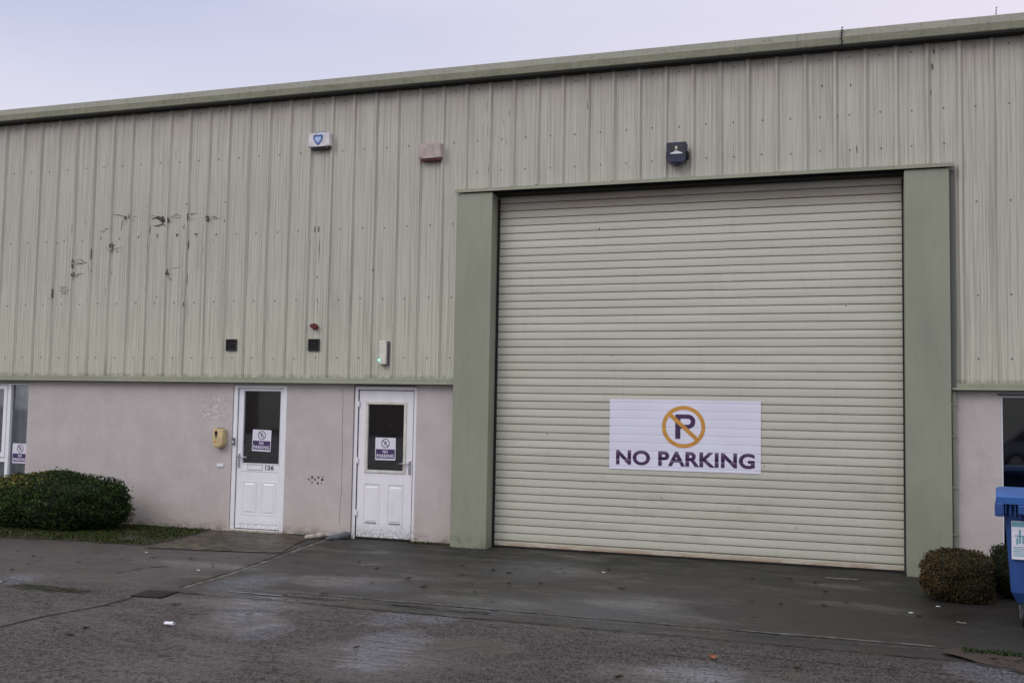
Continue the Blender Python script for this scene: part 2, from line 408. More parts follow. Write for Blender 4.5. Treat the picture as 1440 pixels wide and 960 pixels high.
def tag(o, label=None, cat=None, group=None, kind=None):
    if label: o['label'] = label
    if cat: o['category'] = cat
    if group: o['group'] = group
    if kind: o['kind'] = kind
    return o
def thing(name, label, cat, loc=(0,0,0), rz=0.0, group=None):
    o = bpy.data.objects.new(name, None); C.objects.link(o); o.location = loc; o.rotation_euler = (0,0,rz)
    o.empty_display_size = .1
    return tag(o, label, cat, group)

# text as mesh polygons (x, z) facing -y
def text_mesh(name, txt, mat, parent, x0, x1, z0, z1, y, bold=.0, yfn=None, thick=.0015, cuts=None):
    cu = bpy.data.curves.new(name, 'FONT'); cu.body = txt; cu.size = 1; cu.offset = bold; cu.resolution_u = 6; cu.space_character = 1.0 + bold*1.4
    to = bpy.data.objects.new('tmp', cu); C.objects.link(to)
    bpy.context.view_layer.update()
    me = bpy.data.meshes.new_from_object(to.evaluated_get(bpy.context.evaluated_depsgraph_get()))
    bpy.data.objects.remove(to); bpy.data.curves.remove(cu)
    xs = [v.co.x for v in me.vertices]; zs = [v.co.y for v in me.vertices]
    a, b, c, d = min(xs), max(xs), min(zs), max(zs)
    for v in me.vertices:
        v.co = Vector((x0+(v.co.x-a)/(b-a)*(x1-x0), y, z0+(v.co.y-c)/(d-c)*(z1-z0)))
    bm = bmesh.new(); bm.from_mesh(me); bpy.data.meshes.remove(me)
    bmesh.ops.remove_doubles(bm, verts=bm.verts, dist=1e-5)
    finish_flat(bm, cuts, yfn, y)
    me = bpy.data.meshes.new(name); bm.to_mesh(me); bm.free(); me.materials.append(MATS[mat])
    o = bpy.data.objects.new(name, me); C.objects.link(o); o.parent = parent
    return o
def finish_flat(bm, cuts, yfn, y):
    if cuts:
        for zc in cuts:
            bmesh.ops.bisect_plane(bm, geom=bm.verts[:]+bm.edges[:]+bm.faces[:], plane_co=(0,0,zc), plane_no=(0,0,1))
    if yfn:
        for v in bm.verts: v.co.y = yfn(v.co.z) + (v.co.y if False else 0) + y
def bez_rect(x0, x1, z0, z1, r, n=5):
    pts = []
    for cx, cz, a0 in ((x1-r, z1-r, 0), (x0+r, z1-r, 90), (x0+r, z0+r, 180), (x1-r, z0+r, 270)):
        for i in range(n+1):
            a = R(a0+90*i/n); pts.append((cx+r*math.cos(a), cz+r*math.sin(a)))
    return pts
def frame_boxes(mb, x0, x1, z0, z1, w, y0, y1, bev=.003, wb=None, wt=None):
    """four bars butted end to end"""
    wb = w if wb is None else wb; wt = w if wt is None else wt
    mb.box(x0, x0+w, y0, y1, z0, z1, bev); mb.box(x1-w, x1, y0, y1, z0, z1, bev)
    mb.box(x0+w, x1-w, y0, y1, z0, z0+wb, bev); mb.box(x0+w, x1-w, y0, y1, z1-wt, z1, bev)
    return mb

# ================================================================ GROUND
def gz(x, y):
    # shallow dished channel across the front of the driveway
    d = 0.0
    if x > 5.9:
        k = min(1, (x-5.9)/.5)
        if -4.0 < y < -3.66: d -= .016*k
    return d
xs = [-150,-60,-25,-12,-6,-3,0,2,4,5,5.6,5.9,6.2,6.6,7,8,9,10,11,12,12.5,13,14,16,20,30,60,160]
ys = [-170,-80,-40,-20,-12,-9,-7,-6,-5.2,-4.6,-4.2,-4.012,-3.988,-3.9,-3.75,-3.668,-3.648,-3.3,-2.6,-2,-1.4,-.8,-.3,.2,.8,3,12,40,120]
mb = MB(); V = {}
for i, xx in enumerate(xs):
    for j, yy in enumerate(ys):
        V[i,j] = mb.bm.verts.new((xx, yy, gz(xx, yy)))
for i in range(len(xs)-1):
    for j in range(len(ys)-1):
        mb.bm.faces.new((V[i,j], V[i+1,j], V[i+1,j+1], V[i,j+1]))
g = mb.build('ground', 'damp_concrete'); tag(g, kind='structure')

def strip(name, pts, w, z, mat, wob=.35, kind='structure', parent=None, step=.06):
    mb = MB(); P = [Vector((p[0], p[1], 0)) for p in pts]
    L = []
    for a, b in zip(P[:-1], P[1:]):
        n = max(1, int((b-a).length/step))
        for i in range(n): L.append(a.lerp(b, i/n))
    L.append(P[-1])
    prev = None; drift = 0
    for i, p in enumerate(L):
        d = (L[min(i+1, len(L)-1)] - L[max(i-1, 0)]).normalized(); nn = Vector((-d.y, d.x, 0))
        drift = drift*.8 + random.uniform(-1, 1)*w*wob*.5
        ww = w*(1+random.uniform(-wob, wob))/2
        cen = p + nn*drift
        zz = z + gz(p.x, p.y)
        q = (mb.bm.verts.new((cen.x-nn.x*ww, cen.y-nn.y*ww, zz)), mb.bm.verts.new((cen.x+nn.x*ww, cen.y+nn.y*ww, zz)))
        if prev: mb.bm.faces.new((prev[0], prev[1], q[1], q[0]))
        prev = q
    o = mb.build(name, mat, parent)
    for pl in o.data.polygons:
        if pl.normal.z < 0: o.data.flip_normals(); break
    if kind: tag(o, kind=kind)
    return o
crackA = [(5.66,-7.4)] + [gat(*p) for p in [(0,881),(60,867),(140,852),(185,840)]]
strip('ground_joint', crackA, .030, .004, 'joint_dark')
crackA2 = [gat(*p) for p in [(250,826),(300,812),(380,785),(425,768),(455,758)]]
strip('ground_joint', crackA2, .024, .004, 'joint_dark')
strip('ground_joint', [(p[0]+.055, p[1]) for p in crackA2], .06, .003, 'kerb_pale', .15)
strip('ground_joint', [(5.95,-4.018),(7.3,-4.018),(9.6,-4.018),(12.6,-4.018),(13.1,-4.3)], .030, .006, 'joint_dark', .5)
strip('ground_joint', [(6.9,-3.63),(8.3,-3.63),(10,-3.635),(12.5,-3.63)], .018, .005, 'joint_dark', .6)
strip('ground_joint', [(6.2,-3.60),(8.3,-3.60),(10,-3.605),(12.5,-3.60)], .035, .0035, 'kerb_pale', .5)
s = NT('water_film'); s.col((.02,.02,.022)); s.rough(.07); s.p.inputs['Specular IOR Level'].default_value = .8
s.bump(s.noise((1,1,1), 8, 3), .12, .004)
s.l(s.ramp(s.noise((1,1,1), 6, 5, .7), .34, .46, 0, 1), s.p.inputs['Alpha']); MATS['water_film'] = s.m
strip('puddle', [(6.35,-3.70),(6.9,-3.70),(7.5,-3.70)], .075, .005, 'water_film', .3)
strip('puddle', [(7.95,-3.70),(8.4,-3.70),(8.9,-3.70)], .060, .005, 'water_film', .4)
strip('puddle', [(3.70,-4.45),(3.95,-4.40),(4.22,-4.33)], .22, .005, 'water_film', .25)
strip('ground_joint', [(10.48,-4.40),(11.0,-4.43),(11.9,-4.45),(12.5,-4.45)], .010, .004, 'joint_dark', .8)
strip('ground_joint', [(10.42,-4.64),(10.87,-4.66)], .010, .004, 'joint_dark', .8)
strip('ground_joint', [gat(165,805), gat(200,799), gat(235,796)], .02, .004, 'joint_dark', .7)
# apron of older concrete in front of the first door
ap = [(3.66,-.34),(3.80,-.02),(3.80,.05),(5.45,.05),(5.20,-.25),(5.30,-.75),(5.53,-1.48),(5.1,-1.60),(4.5,-1.70),(3.90,-1.80)]
mb = MB(); mb.bm.faces.new([mb.bm.verts.new((x_, y_, .008)) for x_, y_ in ap]); o = mb.build('path', 'apron_concrete'); tag(o, kind='structure')
if o.data.polygons[0].normal.z < 0: o.data.flip_normals()
def rough_outline(P, amp, step=.07):
    out = []
    for i in range(len(P)):
        a = Vector(P[i]); b = Vector(P[(i+1) % len(P)]); n = max(1, min(120, int((b-a).length/step)))
        for k in range(n):
            p = a.lerp(b, k/n); j = amp*(mnoise.noise(Vector((p.x*5, p.y*5, 1)))+.6*mnoise.noise(Vector((p.x*17, p.y*17, 4))))
            d = (b-a).normalized(); out.append((p.x-d.y*j, p.y+d.x*j))
    return out
# earth strip by the right kerb
mb = MB()
pts = [(12.45,-3.72),(12.6,-3.62),(13.0,-3.70),(14.5,-3.75),(16,-3.8),(16,-4.35),(13.6,-4.3),(13.0,-4.22),(12.7,-4.02)]
mb.bm.faces.new([mb.bm.verts.new((x_, y_, .006)) for x_, y_ in rough_outline(pts, .05)]); o = mb.build('soil', 'brick_earth'); tag(o, kind='structure')
if o.data.polygons[0].normal.z < 0: o.data.flip_normals()
# verge soil on the left
verge = [(-9,-1.75),(1.7,-1.80),(2.7,-1.66),(3.35,-1.66),(3.74,-1.60),(3.74,-1.2),(3.66,-.6),(3.62,-.25),(3.5,.05),(-9,.05)]
mb = MB(); mb.bm.faces.new([mb.bm.verts.new((x_, y_, .005)) for x_, y_ in rough_outline(verge, .06)])
o = mb.build('verge_soil', 'soil'); tag(o, kind='structure')
if o.data.polygons[0].normal.z < 0: o.data.flip_normals()
def inpoly(x, y, P):
    c = False; n = len(P)
    for i in range(n):
        (x1, y1), (x2, y2) = P[i], P[(i+1) % n]
        if (y1 > y) != (y2 > y) and x < (x2-x1)*(y-y1)/(y2-y1)+x1: c = not c
    return c
def blades(name, n, region, sampler, hmin, hmax, cols, label, cat, w=.006):
    vs, fs, tint = [], [], []
    for _ in range(n):
        p = sampler()
        if p is None: continue
        x, y = p
        d = mnoise.noise(Vector((x*2.2, y*2.2, 3)))
        if d < random.uniform(-.6, .25) : continue
        h = random.uniform(hmin, hmax); a = random.uniform(0, 2*math.pi); l = random.uniform(.2, 1.1)*h
        bx, by = math.cos(a), math.sin(a); lx, ly = math.cos(a+1.3)*l, math.sin(a+1.3)*l
        k = len(vs); z0 = .006
        vs += [(x-bx*w, y-by*w, z0), (x+bx*w, y+by*w, z0), (x+lx*.4+bx*w*.7, y+ly*.4+by*w*.7, z0+h*.65), (x+lx*.4-bx*w*.7, y+ly*.4-by*w*.7, z0+h*.65), (x+lx, y+ly, z0+h)]
        fs += [(k, k+1, k+2, k+3), (k+3, k+2, k+4)]
        c = random.choice(cols); v = random.uniform(.7, 1.3)
        tint += [(c[0]*v, c[1]*v, c[2]*v, 1)]*5
    me = bpy.data.meshes.new(name); me.from_pydata(vs, [], fs)
    at_ = me.color_attributes.new('tint', 'FLOAT_COLOR', 'POINT')
    for i, t in enumerate(tint): at_.data[i].color = t
    me.materials.append(MATS['leaf_tint'])
    o = bpy.data.objects.new(name, me); C.objects.link(o); tag(o, label, cat, kind='stuff'); return o
def samp_verge():
    x = random.uniform(-2.5, 3.8); y = random.uniform(-1.85, -.02)
    if not inpoly(x, y, verge): return None
    if y < -1.45 and random.random() < (-1.45-y)*1.8: return None
    if x > 3.1 and random.random() < (x-3.1)*1.0: return None
    return (x+random.gauss(0, .03), y+random.gauss(0, .03))
G1 = [(.030,.058,.010), (.042,.075,.012), (.022,.040,.008), (.055,.055,.018), (.045,.032,.014)]
blades('grass', 60000, None, samp_verge, .006, .030, G1, 'short mossy grass on the verge under the large bush', 'grass')
def samp_kerb():
    x = random.uniform(12.62, 15.5); y = -3.66 + random.gauss(0, .045) - (x-12.6)*.03
    return (x, y)
blades('grass_tuft_line', 2600, None, samp_kerb, .006, .026, [(.020,.042,.009), (.028,.052,.011), (.022,.030,.009)], 'thin line of weeds growing along the crack near the blue bin', 'weeds')
def samp_foot():
    x = random.choice([random.uniform(4.7, 5.65), random.uniform(12.45, 12.95), random.uniform(6.5, 7.1), random.uniform(5.0,5.6)])
    y = {True: -.13}.get(x > 12.4, .03) + random.gauss(0, .02) - .02
    return (x, y)
blades('moss_fringe', 2600, None, samp_foot, .006, .026, [(.045,.07,.015), (.06,.075,.02), (.035,.04,.012)], 'mossy fringe along the foot of the pink wall', 'moss')

# ================================================================ WAREHOUSE
WH = thing('warehouse', 'grey-green metal-clad industrial unit with pink rendered base and big roller shutter', 'building', (0,0,0))
XL, XR = -9.0, 20.0
CLB = 2.085   # bottom of cladding
# cladding profile
def cladding():
    mb = MB()
    def sheet(x0, x1, z0, z1):
        prof = [(x0, 0.0)]
        for i in range(-27, 62):
            c = ribx(i); nx = ribx(i+1)
            for dx, yy in ((-.032, 0), (-.015, -.028), (.013, -.028), (.040, 0)):
                if x0 < c+dx < x1: prof.append((c+dx, yy))
            for t in (.36, .66):
                m = c + (nx-c)*t
                for dx, yy in ((-.012, 0), (-.004, -.0022), (.004, -.0022), (.012, 0)):
                    if x0 < m+dx < x1: prof.append((m+dx, yy))
        prof.append((x1, 0.0))
        A = [mb.bm.verts.new((x, y, z0)) for x, y in prof]; B = [mb.bm.verts.new((x, y, z1)) for x, y in prof]
        for i in range(len(prof)-1): mb.bm.faces.new((A[i], A[i+1], B[i+1], B[i]))
    sheet(XL, 7.14, CLB, 5.97)
    sheet(7.14, 12.87, 4.50, 5.97)
    sheet(12.87, XR, CLB, 5.97)
    o = mb.build('cladding', 'coated_sheet', WH, recalc=False)
    return o
clad = cladding()
# screw heads
mb = MB()
def screw(x, z, y=0.0):
    x += random.uniform(-.006, .006); z += random.uniform(-.008, .008)
    mb.tube((x, y, z), (x, y-.003, z), .0095, .0095, 8); mb.tube((x, y-.003, z), (x, y-.010, z), .0055, .0045, 6)
for i in range(-5, 44):
    c = (ribx(i)+ribx(i+1))/2
    open_ = 7.2 < c < 12.85
    rows = [5.82, 5.15] + ([4.745] if open_ else [4.08, 3.06, 2.36])
    if not open_ and c < 7.2: rows[3:5] = [3.14, 2.36]
    for zz in rows: screw(c, zz)
scr = mb.build('screw_heads', 'grey_plastic', clad, smooth=False); tag(scr, kind='stuff')
# scuffs: what is left of an old sign
rng = random.Random(3)
mb = MB()
def sliver(x0, z0, x1, z1, w, mi=0):
    yy = -.0015
    n = 6; pr = None; w *= 1.2
    L = math.hypot(x1-x0, z1-z0) or 1e-3; nx, nz = -(z1-z0)/L, (x1-x0)/L
    bow = rng.uniform(-.12, .12)*L
    for i in range(n+1):
        t = i/n; ww = w*math.sin(math.pi*min(.97, max(.03, t)))*rng.uniform(.5, 1.3)/2
        b = bow*math.sin(math.pi*t)
        cx, cz = x0+(x1-x0)*t+nx*b, z0+(z1-z0)*t+nz*b
        q = [mb.bm.verts.new((cx+k*nx*ww, yyf(cx+k*nx*ww), cz+k*nz*ww)) for k in (-1, 1)]
        if pr: mb.bm.faces.new((pr[0], pr[1], q[1], q[0])).material_index = mi
        pr = q
def yyf(x):
    # in front of the sheet, following the ribs
    i = round(x*3)
    for k in (i-1, i, i+1, i+2):
        d = abs(x-ribx(k))
        if d < .034: return -.0015 - (.030 if d < .018 else .030*(.034-d)/.016)
    return -.0042
def splat(px, py, rx, rz, mi=0):
    cx, cz = at(px, py)
    n = 14; pts = []
    for i in range(n):
        a = 2*math.pi*i/n; k = rng.uniform(.45, 1.25)
        pts.append((cx+rx*k*math.cos(a), cz+rz*k*math.sin(a)))
    c = mb.bm.verts.new((cx, yyf(cx), cz)); vs = [mb.bm.verts.new((p[0], yyf(p[0]), p[1])) for p in pts]
    for i in range(n): mb.bm.faces.new((c, vs[i], vs[(i+1) % n])).material_index = mi
def c7(x, y): return x/4.235, 260+y/4.235
def spl(x, y, rx, rz, mi=0): splat(*c7(x, y), rx, rz, mi)
def slv(xa, ya, xb, yb, w, mi=0):
    a = at(*c7(xa, ya)); b = at(*c7(xb, yb)); sliver(a[0], a[1], b[0], b[1], w, mi)
for q in [(748,195,.035,.03),(776,192,.012,.04),(665,380,.03,.085),(440,465,.02,.075),(438,540,.022,.06),(970,208,.05,.05),(1008,210,.018,.05),(1240,205,.028,.05),
          (1124,190,.010,.07),(1124,360,.018,.07),(1056,298,.024,.024),(1168,293,.03,.016),(938,300,.02,.02),(1000,525,.018,.05),(320,640,.016,.08),(302,678,.014,.03),
          (826,310,.014,.014),(600,310,.014,.014),(714,310,.012,.012),(1118,118,.014,.014),(884,130,.012,.014),(1348,106,.014,.014),(1345,215,.012,.02),(630,714,.012,.02),
          (1322,708,.012,.014),(408,718,.01,.018),(548,512,.010,.03),(550,410,.008,.09),(1100,712,.010,.04),(895,270,.010,.07),(1115,560,.008,.14),(630,640,.008,.10),(1290,292,.012,.012),
          (343,346,.01,.02),(1142,175,.02,.012),(1332,497,.01,.012),(932,665,.008,.02),(722,265,.008,.012)]:
    spl(*q)
for q in [(690,180,760,196,.012),(610,268,680,262,.008),(585,272,640,272,.008),(730,205,722,262,.012),(900,205,985,200,.03),(905,240,975,232,.02),(930,195,985,215,.03),
          (1010,190,1080,195,.012),(1040,170,1085,190,.010),(1020,185,1060,170,.010),(1130,175,1180,168,.010),(1245,200,1320,205,.009),(1250,190,1300,200,.010),(675,380,740,378,.008),
          (670,365,690,352,.012),(690,398,710,400,.012),(450,460,520,462,.013),(455,448,500,450,.008),(480,445,520,465,.010),(445,535,510,530,.008),(450,545,470,540,.01),
          (350,605,408,602,.012),(345,618,408,615,.007),(350,628,406,632,.010),(362,645,405,642,.012),(1000,540,1030,570,.010),(1000,500,1080,485,.006),(775,190,830,190,.006),(662,180,720,182,.007),
          (440,235,432,290,.015),(1100,235,1092,262,.012),(940,240,1000,246,.014),(890,185,960,196,.008)]:
    slv(*q)
for x_, y_ in [(950,205),(1010,215),(1245,205),(672,385),(448,470),(445,540),(745,200),(1125,200),(1000,530),(385,620)]:
    for k in range(5):
        xx, yy = x_+rng.uniform(-14,14), y_+rng.uniform(-6,10)
        slv(xx, yy, xx+rng.uniform(15,45), yy+rng.uniform(-4,4), rng.uniform(.006,.012), 1)
    for k in range(3):
        xx, yy = x_+rng.uniform(-10,20), y_+rng.uniform(0,8); slv(xx, yy, xx-2, yy+rng.uniform(20,60), .006, 1)
for k in range(60):   # faint speckle spread over the same area
    spl(rng.uniform(300, 1340), rng.uniform(120, 740), rng.uniform(.004,.012), rng.uniform(.006,.03), 1)
for k in range(26):
    x_ = rng.choice([440,550,665,776,890,1000,1115,1230]); y_ = rng.uniform(250, 700)
    spl(x_-(y_-200)*.05+rng.uniform(-4,4), y_, .006, rng.uniform(.03,.12), 1)
# rain marks under the small fixings and round the upper ribs
for px, py, rx, rz in [(443,323,.012,.045),(448,322,.012,.05),(446,389,.010,.028),(447,425,.014,.014),(685,150,.008,.10),(687,185,.010,.14),(712,200,.008,.05),(716,160,.010,.06),(708,172,.010,.07),
                       (688,240,.01,.08),(714,230,.009,.07),(842,322,.0,.0),(1313,72,.010,.06),(1311,95,.010,.05),(1309,130,.008,.04),(1156,121,.010,.02),(1196,120,.01,.02),(1205,210,.006,.07),
                       (526,380,.012,.018),(522,227,.010,.02),(1178,165,.01,.03),(824,100,.006,.08),(827,150,.006,.08),(905,330,.0,.0),(250,170,.01,.09),(248,215,.01,.09)]:
    if rx: splat(px, py, rx, rz, 1 if py < 300 and px < 800 else 0)
a = at(449, 330); b = at(448, 372); sliver(a[0], a[1], b[0], b[1], .010, 0)
a = at(446, 395); b = at(446, 455); sliver(a[0], a[1], b[0], b[1], .008, 1)
tag(mb.build('scuff_marks', ['scuff_ink', 'scuff_faint'], clad, recalc=False), kind='stuff')

# lower wall with openings (front face + reveals)
def lower_wall():
    mb = MB(); Y = .05; D = .30
    opens = [(-1.60, .265, .45, 1.985), (3.79, 4.63, -.05, 1.99), (5.635, 6.54, -.05, 2.0), (7.2, 12.8, -.05, 2.12), (13.385, 15.0, .10, 1.965)]
    bx = sorted({XL, XR} | {o[0] for o in opens} | {o[1] for o in opens}); bz = sorted({-.05, 2.12} | {o[2] for o in opens} | {o[3] for o in opens})
    for a, b in zip(bx[:-1], bx[1:]):
        for c, d in zip(bz[:-1], bz[1:]):
            if any(o[0]-1e-6 <= a and b <= o[1]+1e-6 and o[2]-1e-6 <= c and d <= o[3]+1e-6 for o in opens): continue
            mb.quad((a,Y,c), (b,Y,c), (b,Y,d), (a,Y,d))
    for x0, x1, z0, z1 in opens:
        if x0 == 7.2: continue
        mb.quad((x0,Y,z0),(x0,Y,z1),(x0,Y+D,z1),(x0,Y+D,z0)); mb.quad((x1,Y,z1),(x1,Y,z0),(x1,Y+D,z0),(x1,Y+D,z1))
        mb.quad((x0,Y,z1),(x1,Y,z1),(x1,Y+D,z1),(x0,Y+D,z1)); mb.quad((x1,Y,z0),(x0,Y,z0),(x0,Y+D,z0),(x1,Y+D,z0))
    bmesh.ops.remove_doubles(mb.bm, verts=mb.bm.verts, dist=1e-5)
    return mb.build('lower_wall', 'painted_render', WH, recalc=False)
lw = lower_wall()
mb = MB()   # crack line in the render, socket holes
def crack(pts, w):
    pr = None
    for i, (px, py) in enumerate(pts):
        X, Z = at(px, py, .05); X += rng.uniform(-.004, .004)
        q = (mb.bm.verts.new((X-w/2, .048, Z)), mb.bm.verts.new((X+w/2, .048, Z)))
        if pr: mb.bm.faces.new((pr[0], pr[1], q[1], q[0]))
        pr = q
crack([(482,545),(482,570),(481,600),(482,630),(481,660),(480,690),(478,715),(477,735)], .0035)
crack([(499,541),(498,600),(496,660),(494,740)], .004)
mb.build('wall_crack', 'rust_stain', lw, recalc=False)
mb = MB()
for px, py, r in [(434,673,.012),(439,671,.02),(443,674,.018),(448,671,.016),(453,674,.02),(439,678,.012),(447,679,.018),(452,679,.010),(454,670,.010),(436,675,.010)]:
    X, Z = at(px, py, .05); n = 10; mb = MB()
    c = [mb.bm.verts.new((X+r*rng.uniform(.6,1.2)*math.cos(2*math.pi*i/n), .047, Z+r*rng.uniform(.6,1.2)*math.sin(2*math.pi*i/n))) for i in range(n)]
    mb.bm.faces.new(c); mb.build('plug_hole', 'rust_stain', lw, recalc=False)
X0, Z0 = at(283, 590, .05); X1, Z1 = at(319, 558, .05)
mb = MB(); mb.quad((X0,.0475,Z0),(X1,.0475,Z0),(X1,.0475,Z1),(X0,.0475,Z1)); mb.build('glue_residue', 'old_glue', lw, recalc=False)
X, Z = at(310, 654, .05)
MB().box(X-.055, X+.055, .038, .0495, Z-.022, Z+.022, .003).build('blank_plate', 'sign_white', lw)

# drip flashing at foot of cladding
def flashing(x0, x1):
    mb = MB(); mb.prism([(.045,2.100),(-.036,2.092),(-.040,2.088),(-.046,2.036),(-.060,2.024),(-.056,2.020),(-.030,2.030),(.045,2.034)], 'x', x0, x1)
    return mb
flashing(XL, 7.094).build('drip_flashing', 'trim_green', WH); flashing(12.90, XR).build('drip_flashing', 'trim_green', WH)
# columns (boxed steel) each side of shutter
CY = -.10
for x0, x1 in ((7.095, 7.575), (12.425, 12.885)):
    MB().box(x0, x1, CY, .30, -.02, 4.452, .006).build('column', 'column_green', WH)
MB().box(12.888, 12.945, -.045, .02, 2.03, 4.44, .003).build('edge_flashing', 'dark_trim', WH)
MB().prism([(.04,4.520),(-.030,4.520),(-.040,4.512),(-.125,4.505),(-.130,4.462),(-.120,4.460),(-.120,4.49),(.04,4.49)], 'x', 7.075, 12.94).build('lintel_flashing', 'trim_green', WH)
MB().box(7.576, 12.424, -.02, .35, 4.438, 4.488).build('lintel_soffit', 'black_gap', WH)  # soffit coloured black to carry the shade under the lintel
mb = MB()
for i in range(22, 40):
    c = ribx(i)
    if 7.2 < c < 12.8 and rng.random() < .75: mb.box(c-.014, c+.012, -.031, -.012, 4.519, 4.519+rng.uniform(.008,.018))
o = mb.build('rib_end_gap', 'black_gap', WH); tag(o, kind='stuff')
# downpipe-like conduit beside right column
dp = MB(); dp.box(12.90, 12.945, -.005, .045, .02, 2.02, .006).build('downpipe', 'column_green', WH)
for zz in (.95, 1.5, .45, 1.85): MB().box(12.89, 12.955, -.012, .046, zz, zz+.022, .002).build('pipe_clip', 'trim_green', WH)
# gutter + roof
mb = MB()
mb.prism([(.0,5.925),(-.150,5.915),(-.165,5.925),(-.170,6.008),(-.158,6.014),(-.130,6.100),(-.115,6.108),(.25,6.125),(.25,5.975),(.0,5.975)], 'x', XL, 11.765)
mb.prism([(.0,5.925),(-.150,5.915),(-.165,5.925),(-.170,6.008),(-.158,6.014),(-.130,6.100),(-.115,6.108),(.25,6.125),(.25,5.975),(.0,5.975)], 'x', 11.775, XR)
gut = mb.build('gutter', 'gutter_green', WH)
MB().box(XL, XR, -.145, -.001, 5.895, 5.914).build('gutter_underside', 'black_gap', WH)
for k in range(7): mb = MB(); mb.blob((11.77+rng.uniform(-.008,.008), -.172+.02*max(0,k-3)/3, 5.925+k*.032), .012, 1); mb.build('gutter_bolt', 'black_plastic', gut)
MB().box(11.7655, 11.7745, -.160, -.1, 5.93, 6.10).build('gutter_seam', 'black_plastic', gut)
X, Z = at(1401, 10, -.12)
mb = MB(); mb.box(X-.003, X+.003, -.113, -.107, 6.09, 6.20); mb.build('gutter_spike', 'grey_plastic', gut)
for k in range(3): mb = MB(); mb.blob((X+rng.uniform(-.006,.006), -.11, 6.13+k*.03), .008, 1); mb.build('gutter_bolt', 'black_plastic', gut)
MB().prism([(.10,6.13),(12,7.6),(24,6.13),(24,6.0),(.10,6.0)], 'x', XL, XR).build('roof', 'gutter_green', WH)
MB().box(XL+.01, XR-.01, .9, 23.9, -.02, 5.99).build('inner_block', 'dark_room', WH)

# roller shutter
SY = .16; NS = 45; ZB, ZT = .082, 4.436; PIT = .0968
XS0, XS1 = 7.585, 12.420
def prof(z):
    """depth of the curved lath face at height z"""
    t = ((z-ZB)/PIT) % 1.0
    if t < .13: return .030*min(1, (1 - abs(t-.065)/.065)*3.2)
    u = (t-.13)/.87
    return -.0022*math.sin(math.pi*u**.9)
TL = [0.0, .020, .065, .110, .13, .25, .40, .58, .75, .88]
def shutter():
    mb = MB()
    zs = []
    k = 0
    while True:
        for t in TL:
            z = ZB+(k+t)*PIT
            if z > ZT: break
            zs.append(z)
        if z > ZT: break
        k += 1
    zs.append(ZT)
    nx = 40
    P = None
    wv = [[mnoise.noise(Vector((x_*.35, 0, k_*.9)))*.006 for x_ in range(nx+1)] for k_ in range(60)]
    for z in zs:
        row = []
        kk = int((z-ZB)/PIT + 1e-6)
        for i in range(nx+1):
            x = XS0 + (XS1-XS0)*i/nx
            row.append(mb.bm.verts.new((x, SY+prof(z), z + wv[kk][i]*.35)))
        if P:
            for i in range(nx): mb.bm.faces.new((P[i], P[i+1], row[i+1], row[i])).smooth = False
        P = row
    return mb.build('roller_shutter', 'shutter_cream', WH, recalc=False)
shut = shutter()
for px, py, ln in [(843,322,.035),(999,782,.12),(1120,742,.02),(930,700,.02),(1075,655,.025),(770,610,.02),(1190,430,.02),(860,500,.02)]:
    X, Z = at(px, py, SY); mb = MB(); yy = SY-.0035
    mb.bm.faces.new([mb.bm.verts.new(p) for p in ((X-.004,yy,Z+ln/2),(X-.007,yy,Z),(X-.002,yy,Z-ln/2),(X+.003,yy,Z-ln/2),(X+.006,yy,Z+.003),(X+.002,yy,Z+ln/2))]); mb.build('scratch', 'scuff_ink', shut)
MB().box(XS0+.01, XS1-.005, SY-.012, SY+.03, .022, ZB-.004, .004).build('bottom_rail', 'shutter_cream', shut)
mb = MB(); mb.box(XS0, XS1, SY-.002, SY+.03, .003, .021); mb.build('rubber_seal', 'rubber', shut)
mb = MB(); mb.box(7.576, 7.600, .115, .149, .0, 4.40); mb.build('guide_channel', 'black_gap', shut)
mb = MB(); mb.box(12.408, 12.4245, .115, .149, .0, 4.40); mb.build('guide_channel', 'black_gap', shut)

# ---- doors
def pad(mb, x0, x1, z0, z1, y, d=.007, w=.016):
    """raised, chamfered field"""
    a = [(x0,y,z0),(x1,y,z0),(x1,y,z1),(x0,y,z1)]
    b = [(x0+w,y-d,z0+w),(x1-w,y-d,z0+w),(x1-w,y-d,z1-w),(x0+w,y-d,z1-w)]
    A = [mb.bm.verts.new(p) for p in a]; B = [mb.bm.verts.new(p) for p in b]
    for i in range(4): mb.bm.faces.new((A[i], A[(i+1)%4], B[(i+1)%4], B[i]))
    mb.bm.faces.new(B)
def leaf(name, x0, x1, z0, z1, gx0, gx1, gz0, gz1, yf, yb, mat):
    mb = MB()
    mb.box(x0, gx0, yf, yb, z0, z1, .003); mb.box(gx1, x1, yf, yb, z0, z1, .003)
    mb.box(gx0, gx1, yf, yb, z0, gz0, .002); mb.box(gx0, gx1, yf, yb, gz1, z1, .002)
    return mb
